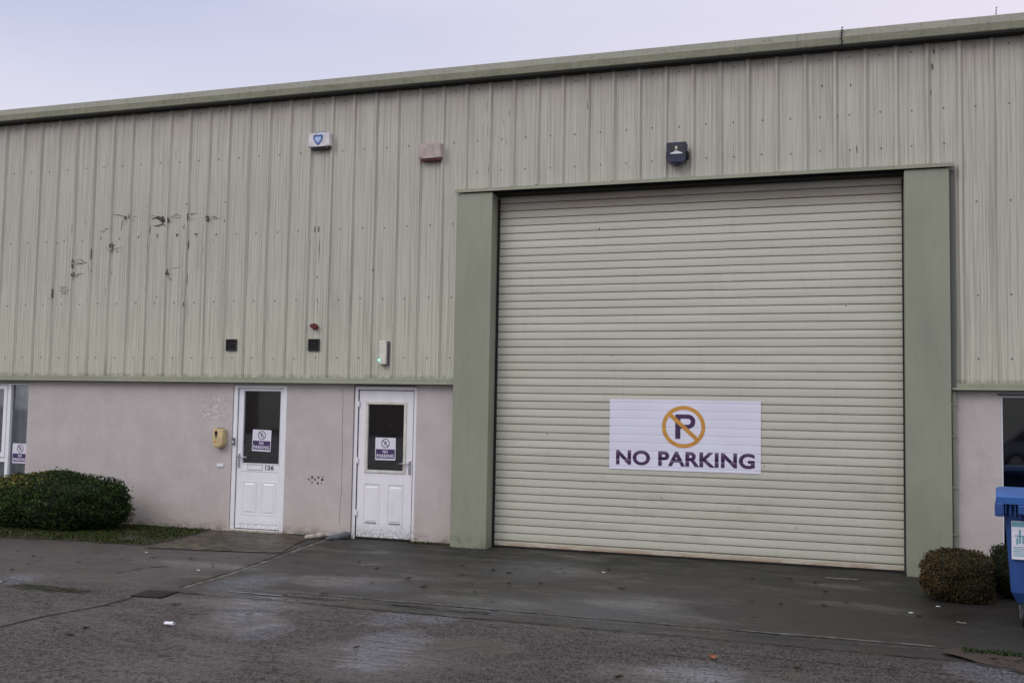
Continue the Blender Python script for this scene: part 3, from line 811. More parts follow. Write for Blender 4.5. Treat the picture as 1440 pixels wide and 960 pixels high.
# door 1
mb = leaf('door', 3.862, 4.590, .045, 1.940, 3.945, 4.520, .925, 1.912, .085, .14, 'white_upvc')
d1 = mb.build('door', 'white_upvc', WH); d1['label'] = 'white half-glazed door with the number 126 and letter plate'
mb = MB(); frame_boxes(mb, 3.795, 4.625, .0, 1.985, .060, .062, .15, .004, wb=.035, wt=.040); mb.build('door_frame', 'white_upvc', d1)
mb = MB(); frame_boxes(mb, 3.855, 4.596, .038, 1.946, .006, .0845, .12, 0); mb.build('door_gap', 'black_gap', d1)
mb = MB(); frame_boxes(mb, 3.937, 4.528, .917, 1.920, .010, .078, .090, .002); mb.build('glazing_bead', 'white_upvc', d1)
mb = MB(); mb.quad((3.946,.108,.926),(4.519,.108,.926),(4.519,.108,1.911),(3.946,.108,1.911)); mb.build('pane', 'door_glass', d1)
mb = MB()
for x0, x1 in ((3.972,4.184),(4.266,4.482)):
    frame_boxes(mb, x0, x1, .233, .682, .009, .079, .086, .003); pad(mb, x0+.022, x1-.022, .257, .658, .085, .008, .022)
mb.build('moulded_panel', 'white_upvc', d1)
MB().box(3.935, 4.515, .0835, .0849, .8105, .8135).build('panel_line', 'grey_plastic', d1)
mb = MB(); mb.box(3.925,4.525,.0835,.0849,.105,.108); mb.build('panel_line', 'grey_plastic', d1)
mb = MB(); frame_boxes(mb, 4.035, 4.262, .838, .902, .006, .078, .0855, .002); mb.box(4.043, 4.254, .080, .0848, .846, .894, .002); mb.build('letter_plate', 'white_upvc', d1)
mb = MB(); frame_boxes(mb, 4.030, 4.267, .833, .907, .0035, .0835, .0849, 0); mb.build('plate_shadow_gap', 'grey_plastic', d1)
mb = MB(); mb.box(4.312, 4.324, .0825, .0849, .840, .908); mb.build('house_number', 'sign_ink', d1)
text_mesh('house_number', '26', 'sign_ink', d1, 4.340, 4.445, .842, .905, .0825, .03)
mb = MB(); mb.box(3.885, 3.912, .070, .084, .86, 1.06, .005); mb.tube((3.899,.084,1.005),(3.899,.045,1.005),.008); mb.tube((3.899,.047,1.005),(4.045,.045,1.008),.0085,.007); mb.tube((3.899,.070,.905),(3.899,.062,.905),.009)
mb.build('handle', 'chrome', d1)
mb = MB(); mb.box(3.76, 4.66, -.02, .060, .008, .030, .004); mb.build('threshold', 'pale_stone', d1)
mb = MB(); mb.quad((3.90,.19,.86),(4.57,.19,.86),(4.57,.19,1.93),(3.90,.19,1.93)); mb.build('blind', 'blind_cloth', d1)
# door 2
mb = leaf('door', 5.700, 6.482, .030, 1.935, 5.835, 6.350, .900, 1.757, .085, .14, 'old_white_upvc')
d2 = mb.build('door', 'old_white_upvc', WH); d2['label'] = 'older white half-glazed door with dirty foot and cream glazing bead'
mb = MB(); frame_boxes(mb, 5.642, 6.533, .0, 1.992, .050, .066, .15, .004, wb=.0, wt=.048) if False else None
mb = MB(); mb.box(5.642,5.690,.066,.15,.0,1.992,.004); mb.box(6.495,6.533,.066,.15,.0,1.992,.004); mb.box(5.690,6.495,.066,.15,1.945,1.992,.004); mb.build('door_frame', 'old_white_upvc', d2)
mb = MB(); mb.box(5.690,5.6995,.080,.13,.0,1.944); mb.box(6.4835,6.4945,.080,.13,.0,1.944); mb.box(5.700,6.483,.080,.13,1.9365,1.9445); mb.box(5.70,6.483,.09,.13,.004,.028); mb.build('door_gap', 'black_gap', d2)
mb = MB(); mb.box(5.66,6.53,.040,.064,1.993,2.003); mb.build('head_gap', 'rust_stain', d2)
mb = MB(); frame_boxes(mb, 5.800, 6.388, .865, 1.792, .036, .072, .0845, .004); mb.build('glazing_bead', 'cream_bead', d2)
mb = MB(); mb.quad((5.836,.105,.901),(6.349,.105,.901),(6.349,.105,1.756),(5.836,.105,1.756)); mb.build('pane', 'door_glass', d2)
mb = MB()
for x0, x1 in ((5.800,6.030),(6.145,6.362)):
    frame_boxes(mb, x0, x1, .205, .715, .010, .080, .0858, .004); pad(mb, x0+.024, x1-.024, .232, .690, .085, .006, .020)
mb.build('moulded_panel', 'old_white_upvc', d2)
mb = MB()
mb.bm.free()
for x0, x1 in ((5.83,5.99),(6.17,6.33)): MB().box(x0, x1, .0782, .0797, .212, .224).build('panel_line', 'grey_plastic', d2)
for x0, x1 in ((5.80,6.03),(6.145,6.362)): MB().box(x0, x1, .0835, .0848, .717, .7205).build('panel_line', 'grey_plastic', d2)
mb = MB(); mb.box(6.432, 6.462, .070, .084, .86, 1.04, .005); mb.tube((6.447,.084,.995),(6.447,.045,.995),.008); mb.tube((6.447,.047,.995),(6.300,.045,.998),.0085,.007); mb.tube((6.447,.070,.885),(6.447,.062,.885),.010)
mb.build('handle', 'chrome', d2)
for zz in (.30, .98, 1.72): MB().box(5.676, 5.712, .060, .075, zz, zz+.075, .004).build('hinge', 'old_white_upvc', d2)
mb = MB(); mb.quad((5.72,.19,.86),(6.45,.19,.86),(6.45,.19,1.90),(5.72,.19,1.90)); mb.build('blind', 'dark_room', d2)
mb = MB()   # smeared marks left on the second pane
for px, py, r in [(532,596,.02),(541,594,.02),(550,597,.018),(555,603,.018),(557,576,.012)]:
    X, Z = at(px, py, .1); mb = MB(); mb.tube((X-r,.1035,Z),(X+r,.1035,Z+r*.3),.0018,.0009,5); mb.build('smear', 'grey_plastic', d2)

# left window
mb = MB()
frame_boxes(mb, -1.60, .262, .45, 1.975, .030, .080, .14, .003, wt=.022, wb=.05)
mb.box(-.150, -.088, .074, .14, .50, 1.952, .003)
mb.box(-1.57, -.150, .078, .14, .800, .862, .003)
w1 = mb.build('window', 'white_upvc', WH); w1['label'] = 'white framed window with drawn curtain beside the large bush'
mb = MB(); frame_boxes(mb, -.90, -.156, .868, 1.948, .060, .066, .10, .004, wb=.07); mb.build('sash', 'white_upvc', w1)
mb = MB(); mb.quad((-1.56,.118,.50),(.234,.118,.50),(.234,.118,1.95),(-1.56,.118,1.95)); mb.build('pane', 'window_glass', w1)
mb = MB(); pr = None
for i in range(161):
    x = -1.56+1.80*i/160; y = .235+.020*math.sin(x*62)+.008*math.sin(x*23+1)
    q = (mb.bm.verts.new((x,y,.50)), mb.bm.verts.new((x,y,1.95)))
    if pr: mb.bm.faces.new((pr[0], q[0], q[1], pr[1])).smooth = True
    pr = q
mb.build('curtain', 'curtain_cloth', w1, recalc=False)
# right window
mb = MB(); frame_boxes(mb, 13.388, 15.0, .10, 1.962, .020, .075, .14, .003, wb=.05, wt=.014)
w2 = mb.build('window', 'white_upvc', WH); w2['label'] = 'dark tall window partly hidden behind the blue bin'
mb = MB(); mb.quad((13.408,.105,.14),(14.98,.105,.14),(14.98,.105,1.95),(13.408,.105,1.95)); mb.build('pane', 'door_glass', w2)
mb = MB(); mb.quad((13.40,.30,.12),(14.98,.30,.12),(14.98,.30,1.96),(13.40,.30,1.96)); mb.build('blind', 'dark_room', w2)
mb = MB(); mb.box(13.355, 15.05, .035, .052, 1.972, 1.986, .002); mb.build('lintel_bead', 'dark_trim', w2)

# ================================================================ FIXTURES
def local(t, X, Y, Z): pass
def fixture(name, label, cat, X, Y, Z, group=None): return thing(name, label, cat, (X, Y, Z), 0, group)
# alarm boxes
def alarm(name, label, X, Z, w, h, mat, shield):
    t = fixture(name, label, 'alarm', X, 0, Z, 'alarm boxes on the cladding')
    mb = MB(); yb, yf = -.030, -.105
    A = [(-w/2, -h/2+.014),(-w/2+.01, h/2-.012),(-w/2+.03, h/2),(w/2-.03, h/2),(w/2-.01, h/2-.012),(w/2,-h/2+.014),(w*.32,-h/2+.002),(w*.18,-h/2+.016),(-w*.18,-h/2+.016),(-w*.32,-h/2+.002)]
    mb.prism(A, 'y', yf, yb, .010); mb.build('cover', mat, t)
    MB().box(-w/2+.03, w/2-.025, -.080, -.028, -h/2-.022, -h/2+.020, .006).build('base', 'black_plastic' if shield else 'dark_red', t)
    MB().box(-w/2+.02, w/2-.02, -.0299, -.0005, -h/2+.02, h/2-.02, .002).build('back_plate', 'grey_plastic', t)
    MB().box(-.08, .08, -.085, -.04, h/2+.0005, h/2+.012, .003).build('top_cap', 'shield_blue' if shield else 'alarm_faded', t)
    if shield:
        S = [(-.070,.062),(-.035,.072),(0,.066),(.035,.072),(.070,.062),(.074,.020),(.050,-.030),(.0,-.080),(-.050,-.030),(-.074,.020)]
        c = -.012
        mb = MB(); mb.prism([(p[0]+c, p[1]) for p in S], 'y', -.1078, -.1051); mb.build('badge', 'shield_blue', t)
        mb = MB(); mb.prism([(p[0]*.68+c, p[1]*.62) for p in S], 'y', -.1092, -.1079); mb.build('badge', 'shield_light', t)
        mb = MB()
        for zz, hw in ((.020,.036),(.002,.036),(-.020,.016)): mb.box(c-hw, c+hw, -.1100, -.1093, zz-.004, zz+.004)
        mb.build('badge', 'sign_white', t)
    return t
alarm('alarm_box', 'white alarm box with a blue shield badge, left of the two', 5.085, 5.288, .335, .195, 'alarm_white', True)
alarm('alarm_box', 'faded pinkish alarm box without a badge, right of the two', 6.705, 5.035, .325, .205, 'alarm_faded', False)
# floodlight
t = fixture('floodlight', 'dark floodlight with visible bulb fixed above the roller shutter', 'light', 9.90, 0, 4.80)
mb = MB()
ft = Matrix.Rotation(R(-8), 4, 'X')
mb.prism([(-.120,.110),(-.110,.125),(.110,.125),(.120,.110),(.112,-.085),(.085,-.120),(-.085,-.120),(-.112,-.085)], 'y', -.150, -.055, .008)
h = mb.build('housing', 'navy_metal', t)
mb = MB(); mb.prism([(-.085,.09),(.085,.09),(.07,-.05),(-.07,-.05)], 'y', -.056, -.028); mb.build('gear_box', 'black_plastic', t)
mb = MB(); mb.prism([(-.100,.098),(.100,.098),(.092,-.040),(-.092,-.040)], 'y', -.1535, -.1502); mb.build('lens', 'black_plastic', t)
mb = MB(); mb.prism([(-.070,-.018),(.072,-.018),(.072,-.008),(.030,.006),(.012,.026),(-.010,.026),(-.03,.006),(-.070,-.008)], 'y', -.158, -.1536); mb.build('reflector', 'sign_white', t)
mb = MB(); mb.tube((0,-.162,.026),(0,-.162,.068),.017,.012); mb.build('bulb', 'cream_bead', t)
mb = MB(); mb.box(-.130,-.122,-.11,-.031,-.06,.02,.002); mb.box(.122,.130,-.11,-.031,-.06,.02,.002); mb.tube((.13,-.09,-.02),(.142,-.09,-.02),.018); mb.box(-.130,.130,-.0309,-.0255,-.07,.03); mb.build('bracket', 'black_plastic', t)
mb = MB(); mb.tube((.0,-.11,-.12),(.0,-.10,-.150),.035,.028); mb.build('sensor', 'navy_metal', t)
# vents
for (px, py), lab in (((326,485), 'black square vent directly above the door numbered 126'), ((442,485), 'black square vent directly below the small red siren')):
    X, Z = at(px, py)
    t = fixture('air_vent', lab, 'vent', X, 0, Z, 'square black vents in the cladding')
    mb = MB(); frame_boxes(mb, -.083, .083, -.080, .080, .012, -.024, -.001, .002); mb.build('frame', 'black_plastic', t)
    mb = MB()
    for k in range(6):
        zz = -.06+k*.0215; mb.quad((-.070,-.022,zz),(.070,-.022,zz),(.070,-.006,zz+.018),(-.070,-.006,zz+.018))
    mb.build('louvre', 'black_plastic', t)
    MB().box(-.0705,.0705,-.0045,-.0035,-.067,.067).build('backing', 'black_gap', t)
# red siren
X, Z = at(443, 459)
t = fixture('siren', 'small dark red siren between the rust marks and a black vent', 'siren', X, 0, Z)
MB().tube((0,-.001,0),(0,-.018,0),.042,.042,20).build('base', 'dark_red', t)
mb = MB(); mb.tube((-.026,-.018,.006),(-.026,-.052,.006),.030,.026,20); mb.build('horn', 'dark_red', t)
mb = MB(); mb.tube((.026,-.018,-.006),(.026,-.070,-.008),.034,.029,20); mb.build('horn', 'dark_red', t)
# bulkhead / entry unit with green led
X, Z = at(542, 496.5)
t = fixture('bulkhead_light', 'narrow cream wall unit with a glowing green LED above the second door', 'light', X, 0, Z)
MB().box(-.052,.060,-.040,-.003,-.155,.155,.004).build('base', 'grey_plastic', t)
MB().box(-.056,.046,-.080,-.0405,-.150,.158,.010).build('diffuser', 'lamp_cream', t)
mb = MB(); mb.blob((-.052,-.078,-.095), .012, 2); mb.build('led', 'green_led', t)
# yellow dispenser
X, Z = at(307.5, 614.5, -.02)
t = fixture('dispenser', 'cream-yellow dispenser with black teardrop window on the pink wall', 'dispenser', X, .05, Z)
mb = MB(); mb.prism(bez_rect(-.078,.078,-.118,.122,.030), 'y', -.095, -.006, .012); mb.build('case', 'dispenser_cream', t, smooth=False)
S = [(-.022,.078),(-.006,.084),(.010,.078),(.012,.055),(.002,.010),(-.006,-.02),(-.014,.010),(-.026,.055)]
mb = MB(); mb.prism([(p[0]*1.25-.018, p[1]*1.05) for p in S], 'y', -.0978, -.0952); mb.build('level_window', 'black_gap', t)
mb = MB(); mb.tube((-.035,-.0965,-.060),(-.035,-.0952,-.060),.011,.011,12); mb.build('button', 'orange_dot', t)
mb = MB(); mb.box(-.062,.062,-.085,-.006,-.135,-.119,.005); mb.build('tray', 'dispenser_cream', t)
mb = MB(); mb.box(-.045,.045,-.06,-.01,.1225,.130,.003); mb.build('lock_cap', 'dark_trim', t)
# door bell
X, Z = at(328.5, 620, .05)
t = fixture('doorbell', 'small grey doorbell at the left edge of the 126 door frame', 'doorbell', X, .05, Z)
MB().box(-.022,.022,-.020,-.001,-.048,.048,.004).build('case', 'grey_plastic', t)
MB().box(-.012,.012,-.024,-.0202,-.022,.002,.002).build('button', 'sign_white', t)

# no parking stickers
def sticker(label, X, Z, Y, s=.29, rot=0):
    t = thing('parking_sticker', label, 'sign', (X, Y, Z), 0, 'small no parking signs')
    t.rotation_euler = (0, rot, 0)
    MB().prism(bez_rect(-s/2, s/2, -s/2, s/2, .012), 'y', -.0015, 0.0).build('panel', 'sign_white', t)
    MB().box(-s*.465, s*.465, -.0027, -.0016, -s*.425, -s*.015).build('band', 'sign_purple', t)
    mb = MB(); mb.ring(0, s*.245, s*.205, s*.170, -.0027, -.0016, 40)
    c, d = math.cos(R(-45)), math.sin(R(-45)); L, w = s*.175, s*.018
    mb.prism([(-L*c+w*d*-1, s*.245-L*d+w*c),( L*c-w*d, s*.245+L*d+w*c),(L*c+w*d, s*.245+L*d-w*c),(-L*c+w*d, s*.245-L*d-w*c)], 'y', -.0036, -.0028)
    mb.build('symbol', 'sign_ink', t)
    text_mesh('letter_p', 'P', 'sign_purple', t, -s*.05, s*.06, s*.155, s*.33, -.0022, .015)
    text_mesh('lettering', 'NO', 'sign_white', t, -s*.12, s*.12, -s*.19, -s*.055, -.0034, .025)
    text_mesh('lettering', 'PARKING', 'sign_white', t, -s*.42, s*.42, -s*.385, -s*.235, -.0034, .025)
    return t
sticker('white and purple no parking sign in the glass of the door numbered 126', 4.228, 1.236, .1045, .292, R(1.5))
sticker('white and purple no parking sign in the glass of the older door', 6.087, 1.178, .1010, .292)
sticker('white and purple no parking sign in the curtained window beside the bush', .097, .935, .1145, .292)

# big banner on shutter
t = thing('parking_banner', 'large white banner reading NO PARKING stuck on the roller shutter', 'banner', (0,0,0))
BX0, BX1, BZ0, BZ1 = 9.060, 10.860, 1.026, 1.873
def bprof(z):
    return SY + prof(z)*.25 - .0095 if ((z-ZB)/PIT) % 1 > .13 else SY + prof(z)*.10 - .0095
cutz = [ZB+(k+tt)*PIT for k in range(8, 20) for tt in (0, .020, .065, .110, .13, .4, .75)]
def flatpiece(name, polys, mat, off):
    bm = bmesh.new()
    for P in polys:
        bm.faces.new([bm.verts.new((p[0], 0, p[1])) for p in P])
    finish_flat(bm, cutz, bprof, off)
    bmesh.ops.recalc_face_normals(bm, faces=bm.faces)
    me = bpy.data.meshes.new(name); bm.to_mesh(me); bm.free(); me.materials.append(MATS[mat])
    o = bpy.data.objects.new(name, me); C.objects.link(o); o.parent = t; return o
def strips(x0, x1): return [[(x0,BZ0),(x1,BZ0),(x1,BZ1),(x0,BZ1)]]
flatpiece('sheet', strips(BX0, BX1), 'banner_white', 0)
rcx, rcz = 9.960, 1.552; N = 72
ringp = []
for i in range(N):
    a0, a1 = 2*math.pi*i/N, 2*math.pi*(i+1)/N
    ringp.append([(rcx+r*math.cos(a), rcz+r*math.sin(a)*.97) for r, a in ((.258,a0),(.258,a1),(.212,a1),(.212,a0))])
flatpiece('prohibition_ring', ringp, 'banner_orange', -.0024)
c45 = math.cos(R(42)); s45 = math.sin(R(42)); L = .222; w = .024
flatpiece('prohibition_bar', [[(rcx-L*c45-w*s45, rcz+L*s45-w*c45),(rcx-L*c45+w*s45, rcz+L*s45+w*c45),(rcx+L*c45+w*s45, rcz-L*s45+w*c45),(rcx+L*c45-w*s45, rcz-L*s45-w*c45)]], 'banner_orange', -.0036)
# letter P drawn by hand
P0, P1, PZ0, PZ1 = 9.862, 10.100, 1.408, 1.700
polyP = [[(P0,PZ0),(P0+.062,PZ0),(P0+.062,PZ1),(P0,PZ1)]]
cz = PZ1-.085; cxp = P0+.150
for i in range(16):
    a0, a1 = R(-90+180*i/16), R(-90+180*(i+1)/16)
    polyP.append([(cxp+r*math.cos(a)*1.05, cz+r2*math.sin(a)) for r, r2, a in ((.085,.085,a0),(.085,.085,a1),(.032,.036,a1),(.032,.036,a0))])
polyP += [[(P0+.062,PZ1-.049),(cxp,PZ1-.049),(cxp,PZ1),(P0+.062,PZ1)], [(P0+.062,cz-.085),(cxp,cz-.085),(cxp,cz-.036),(P0+.062,cz-.036)]]
flatpiece('letter_p', polyP, 'banner_purple', -.0014)
text_mesh('lettering', 'NO PARKING', 'banner_purple', t, 9.145, 10.792, 1.080, 1.258, -.0014, .036, yfn=bprof, cuts=cutz)

# ================================================================ BUSHES
def bush(name, label, c, rx, ry, h, n, ls, pal, seed, sq=2.6, patch=None, group=None, cat='bush'):
    rg = random.Random(seed)
    t = thing(name, label, cat, (c[0], c[1], 0), 0, group)
    vs, fs, tint = [], [], []
    zc = h*.46; rz = h*.54
    for _ in range(n):
        a = rg.uniform(0, 2*math.pi); u = rg.uniform(-.97, 1); q = math.sqrt(1-u*u)
        d = Vector((q*math.cos(a), q*math.sin(a), u))
        # superellipsoid-like trimmed mound
        k = (abs(d.x)**sq + abs(d.y)**sq + abs(d.z)**sq)**(-1/sq)
        lump = 1 + .16*mnoise.noise(Vector((d.x*2.6+seed, d.y*2.6, d.z*2.6))) + .075*mnoise.noise(Vector((d.x*6+seed, d.y*8, d.z*8)))
        depth = 1 - abs(rg.gauss(0, .075))
        if rg.random() < .07: depth += rg.uniform(0, .10)
        p = Vector((d.x*rx*k, d.y*ry*k, zc + d.z*rz*k))*1.0
        p = Vector((p.x*lump*depth, p.y*lump*depth, zc + (p.z-zc)*lump*depth))
        if p.z < .015: continue
        nrm = (Vector((d.x/rx, d.y/ry, d.z/rz)).normalized() + Vector((rg.gauss(0,.55), rg.gauss(0,.55), rg.gauss(0,.55)))).normalized()
        tx = nrm.orthogonal().normalized(); tx = Matrix.Rotation(rg.uniform(0, 6.28), 3, nrm) @ tx; ty = nrm.cross(tx)
        L = ls*rg.uniform(.6, 1.25); W = L*.36
        b = len(vs)
        up = nrm*L*.12
        for q_ in (p-tx*L*.5, p-ty*W*.5-tx*L*.1+up, p-ty*W*.42+tx*L*.22+up, p+tx*L*.5, p+ty*W*.42+tx*L*.22+up, p+ty*W*.5-tx*L*.1+up): vs.append(q_)
        mid = len(vs); vs.append(p+tx*L*.05)
        fs += [(b,b+1,mid),(b+1,b+2,mid),(b+2,b+3,mid),(b+3,b+4,mid),(b+4,b+5,mid),(b+5,b,mid)]
        cl = pal[min(len(pal)-1, int(abs(rg.gauss(0, .42))*len(pal)))]
        if patch:
            for (pp, pr, pc, pk) in patch:
                if (p-Vector(pp)).length < pr*rg.uniform(.5,1.2) and rg.random() < pk: cl = rg.choice(pc)
        v = rg.uniform(.65, 1.35)
        tint += [(cl[0]*v, cl[1]*v, cl[2]*v, 1)]*7
    me = bpy.data.meshes.new('foliage'); me.from_pydata([tuple(v) for v in vs], [], fs)
    ca = me.color_attributes.new('tint', 'FLOAT_COLOR', 'POINT')
    for i, tt in enumerate(tint): ca.data[i].color = tt
    me.materials.append(MATS['leaf_tint']); o = bpy.data.objects.new('foliage', me); C.objects.link(o); o.parent = t
    # inner twigs: dense dark core plus stems
    mb = MB()
    for k in range(38):
        a = rg.uniform(0, 6.28); r = rg.uniform(.15, .8); zz = rg.uniform(.45, .9)*h
        mb.tube((rg.uniform(-.3,.3)*rx, rg.uniform(-.2,.2)*ry, 0), (rx*r*math.cos(a), ry*r*math.sin(a), zz*(1-.35*r)), .010, .004, 5)
    mb.build('stems', 'bark', t)
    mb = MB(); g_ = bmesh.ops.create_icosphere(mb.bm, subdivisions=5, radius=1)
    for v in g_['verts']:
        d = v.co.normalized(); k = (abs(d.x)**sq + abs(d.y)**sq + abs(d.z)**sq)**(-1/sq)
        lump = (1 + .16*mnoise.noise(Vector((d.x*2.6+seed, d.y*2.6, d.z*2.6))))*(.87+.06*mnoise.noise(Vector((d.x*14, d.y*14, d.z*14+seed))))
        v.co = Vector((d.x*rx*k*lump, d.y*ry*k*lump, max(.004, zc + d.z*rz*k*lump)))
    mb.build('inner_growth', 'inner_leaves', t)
    return t
DG = [(.012,.028,.006), (.017,.038,.008), (.024,.050,.009), (.038,.066,.012), (.06,.095,.02)]
YL = [(.22,.17,.04), (.30,.24,.06), (.14,.12,.03), (.10,.11,.03)]
bush('bush', 'large dark green clipped bush with yellowing leaves below the left window', (1.50,-.68), 1.16, .56, .745, 21000, .048, DG, 5, 2.3,
     [((-.82,-.35,.50), .36, YL, .85), ((-.5,-.25,.66), .30, YL, .65), ((-.1,-.3,.7), .26, YL, .3), ((-.75,-.45,.25), .5, [(.06,.10,.02),(.08,.12,.025)], .4), ((-.2,-.5,.45), .4, [(.05,.09,.018)], .3)])
BR = [(.045,.030,.012), (.060,.045,.018), (.035,.035,.012), (.085,.060,.022), (.030,.040,.014)]
bush('bush', 'small round browning bush at the foot of the right column', (12.815,-1.33), .315, .31, .455, 9000, .030, BR, 11, 3.4,
     [((-.2,-.1,.25), .22, [(.12,.065,.025), (.10,.05,.02), (.15,.09,.03)], .6), ((.08,-.1,.28), .20, [(.06,.06,.02), (.05,.05,.016)], .6)], group='small round bushes')
bush('bush', 'small dark green bush half hidden behind the blue bin', (13.47,-.95), .32, .32, .50, 7500, .032, [(.012,.018,.006), (.020,.028,.009), (.03,.026,.010)], 17, 3.2, group='small round bushes')

# ================================================================ BIN
t = thing('wheelie_bin', 'blue four-wheeled waste bin with sloping lid and paper label at the right edge', 'bin', (13.045,-2.62,0), R(-7.4))
W_, D_ = 1.25, .78
mb = MB()
def ringz(z, ins, insf, r=.06, n=4):
    pts = bez_rect(ins, W_-ins, insf, D_-ins, r, n)
    return [mb.bm.verts.new((p[0], p[1], z)) for p in pts]
lv = [(.150,.17,.20,.05),(.20,.10,.13,.06),(.30,.055,.08,.06),(.75,.030,.045,.06),(1.02,.012,.02,.05),(1.06,.0,.0,.05),(1.085,.0,.0,.05)]
prev = None
for z, a, b, r in lv:
    row = ringz(z, a, b, r)
    if prev:
        for i in range(len(row)): mb.bm.faces.new((prev[i], prev[(i+1)%len(row)], row[(i+1)%len(row)], row[i]))
    else: mb.bm.faces.new(row[::-1])
    prev = row
mb.bm.faces.new(prev)
mb.build('body', 'bin_blue', t, smooth=False)
mb = MB()
pts = [(-.055,1.085),(-.060,1.145),(.0,1.165),(.40,1.195),(.75,1.185),(D_+.03,1.14),(D_+.03,1.085)]
mb.prism(pts, 'x', -.050, W_+.05, .014)
mb.build('lid', 'lid_blue', t)
mb = MB(); mb.box(-.058,.012,-.075,.10,.975,1.095,.012); mb.box(.115,.20,-.095,-.055,1.0,1.082,.010); mb.box(.18,.50,-.085,-.060,1.03,1.055,.008); mb.box(.48,.56,-.095,-.055,1.0,1.082,.010)
for k in range(5): mb.box(.02+k*.035,.03+k*.035,-.040,-.002,1.0-.012*k,1.08,.003)
mb.build('lifting_bracket', 'bin_blue', t)
for ch in list(t.children): ch.scale.z = .94
for wx in (.16, 1.09):
    for wy in (.16, .64):
        mb = MB(); mb.tube((wx-.022,wy,.10),(wx+.022,wy,.10),.098,.098,24); wh = mb.build('wheel', 'rubber', t)
        mb = MB(); mb.tube((wx-.026,wy,.10),(wx+.026,wy,.10),.05,.05,16); mb.build('hub', 'grey_plastic', wh)
        mb = MB(); mb.box(wx-.040,wx-.030,wy-.03,wy+.03,.06,.168,.003); mb.box(wx+.030,wx+.040,wy-.03,wy+.03,.06,.168,.003); mb.box(wx-.05,wx+.05,wy-.05,wy+.05,.1405,.16,.003) if False else None
        mb.build('castor_fork', 'grey_plastic', wh)
mb = MB()
lab = [(.065,.032,.935),(.185,.032,.935),(.185,.042,.60),(.065,.042,.60)]
mb.bm.faces.new([mb.bm.verts.new((p[0], p[1]-.005, p[2])) for p in lab]); lb = mb.build('paper_label', 'sign_white', t); lb.location.y = -.012; lb.scale.z = .94
mb = MB()
def lbox(x0, x1, z0, z1):
    y = lambda z: .026+(.935-z)/.335*.010-.0008
    mb.bm.faces.new([mb.bm.verts.new(p) for p in ((x0,y(z0),z0),(x1,y(z0),z0),(x1,y(z1),z1),(x0,y(z1),z1))])
lbox(.068,.182,.885,.930)
for k in range(5): lbox(.075+.004*(k%2), .175-.01*(k%3), .63+k*.018, .638+k*.018)
lbox(.12,.135,.74,.86); lbox(.09,.165,.80,.812); lbox(.10,.115,.73,.79); lbox(.145,.158,.74,.80)
mb.build('label_print', 'label_teal', lb)

# ================================================================ SMALL THINGS ON THE GROUND
def stone(name, label, cat, px, py, pts, mat, rz):
    X, Y = gat(px, py); t = MB(); 
    for c, r in pts: t.blob(c, r, 2, .10)
    o = t.build(name, mat, None, smooth=True); o.location = (X, Y, 0); o.rotation_euler = (0,0,rz); tag(o, label, cat); return o
stone('stone', 'pale elongated stone lying at the wall between the doors', 'stone', 441, 757, [((0,0,.028),(.13,.045,.035)), ((.09,.01,.04),(.07,.045,.04))], 'pale_stone', R(50))
stone('stone', 'dark slate-grey stone at the foot of the older door', 'stone', 474, 758, [((0,0,.03),(.14,.055,.042)), ((.11,.02,.045),(.08,.06,.05)), ((-.09,-.01,.02),(.07,.04,.025))], 'slate_stone', R(48))
# drain cover
t = thing('drain_cover', 'dark square metal drain cover set in the concrete joint', 'drain cover', (5.87,-4.19,0), R(8))
mb = MB(); frame_boxes(mb, 0,0,0,0,0,0,0) if False else None
mb = MB(); 
for k in range(9): mb.box(-.125, .125, -.125+k*.029, -.125+k*.029+.017, .004, .016, .002)
mb.build('bars', 'steel_grate', t)
mb = MB(); mb.box(-.15,-.13,-.15,.15,.002,.014,.002); mb.box(.13,.15,-.15,.15,.002,.014,.002); mb.box(-.13,.13,-.15,-.13,.002,.014,.002); mb.box(-.13,.13,.13,.15,.002,.014,.002)
mb.build('rim', 'steel_grate', t)
MB().box(-.13,.13,-.13,.13,.001,.003).build('pit', 'black_gap', t)
# crushed paper cup
X, Y = gat(238, 879)
mb = MB(); n = 14
A = [(-.05,.0),(.05,.0)]
pr = None
for i in range(7):
    u = i/6; r = .026+.008*u; row = []
    for k in range(n):
        a = 2*math.pi*k/n; row.append(mb.bm.verts.new((-.06+.12*u+rng.uniform(-.003,.003), r*math.cos(a)*1.15, .022+max(-.02, r*.75*math.sin(a))+rng.uniform(-.003,.003))))
    if pr:
        for k in range(n): mb.bm.faces.new((pr[k], pr[(k+1)%n], row[(k+1)%n], row[k]))
    else: mb.bm.faces.new(row)
    pr = row
o = mb.build('paper_cup', 'paper', None); o.location = (X, Y, .004); o.scale = (.62,.7,.6); o.rotation_euler = (0,0,R(12)); tag(o, 'crushed white paper cup lying on the wet yard at lower left', 'litter')
def leafmesh(name, mat, L, W, curl, seed):
    rg = random.Random(seed); mb = MB(); rows = []
    for i in range(7):
        u = i/6; w = W*math.sin(math.pi*(u*.92+.04))**.8*rg.uniform(.8,1.15); x = (u-.5)*L
        rows.append([mb.bm.verts.new((x, v*w/2, .003+curl*(abs(v)**1.5)*w*.5+curl*L*.12*math.sin(u*5+seed)+curl*L*.1)) for v in (-1,-.5,0,.5,1)])
    for a, b in zip(rows[:-1], rows[1:]):
        for k in range(4): mb.bm.faces.new((a[k], b[k], b[k+1], a[k+1])).smooth = True
    return mb.build(name, mat, None, recalc=False)
X, Y = gat(1003, 926)
o = leafmesh('fallen_leaf', 'orange_leaf', .09, .055, .6, 3); o.location = (X, Y, .002); o.rotation_euler = (0,0,R(100)); tag(o, 'single orange autumn leaf on the wet yard before the banner', 'leaf')
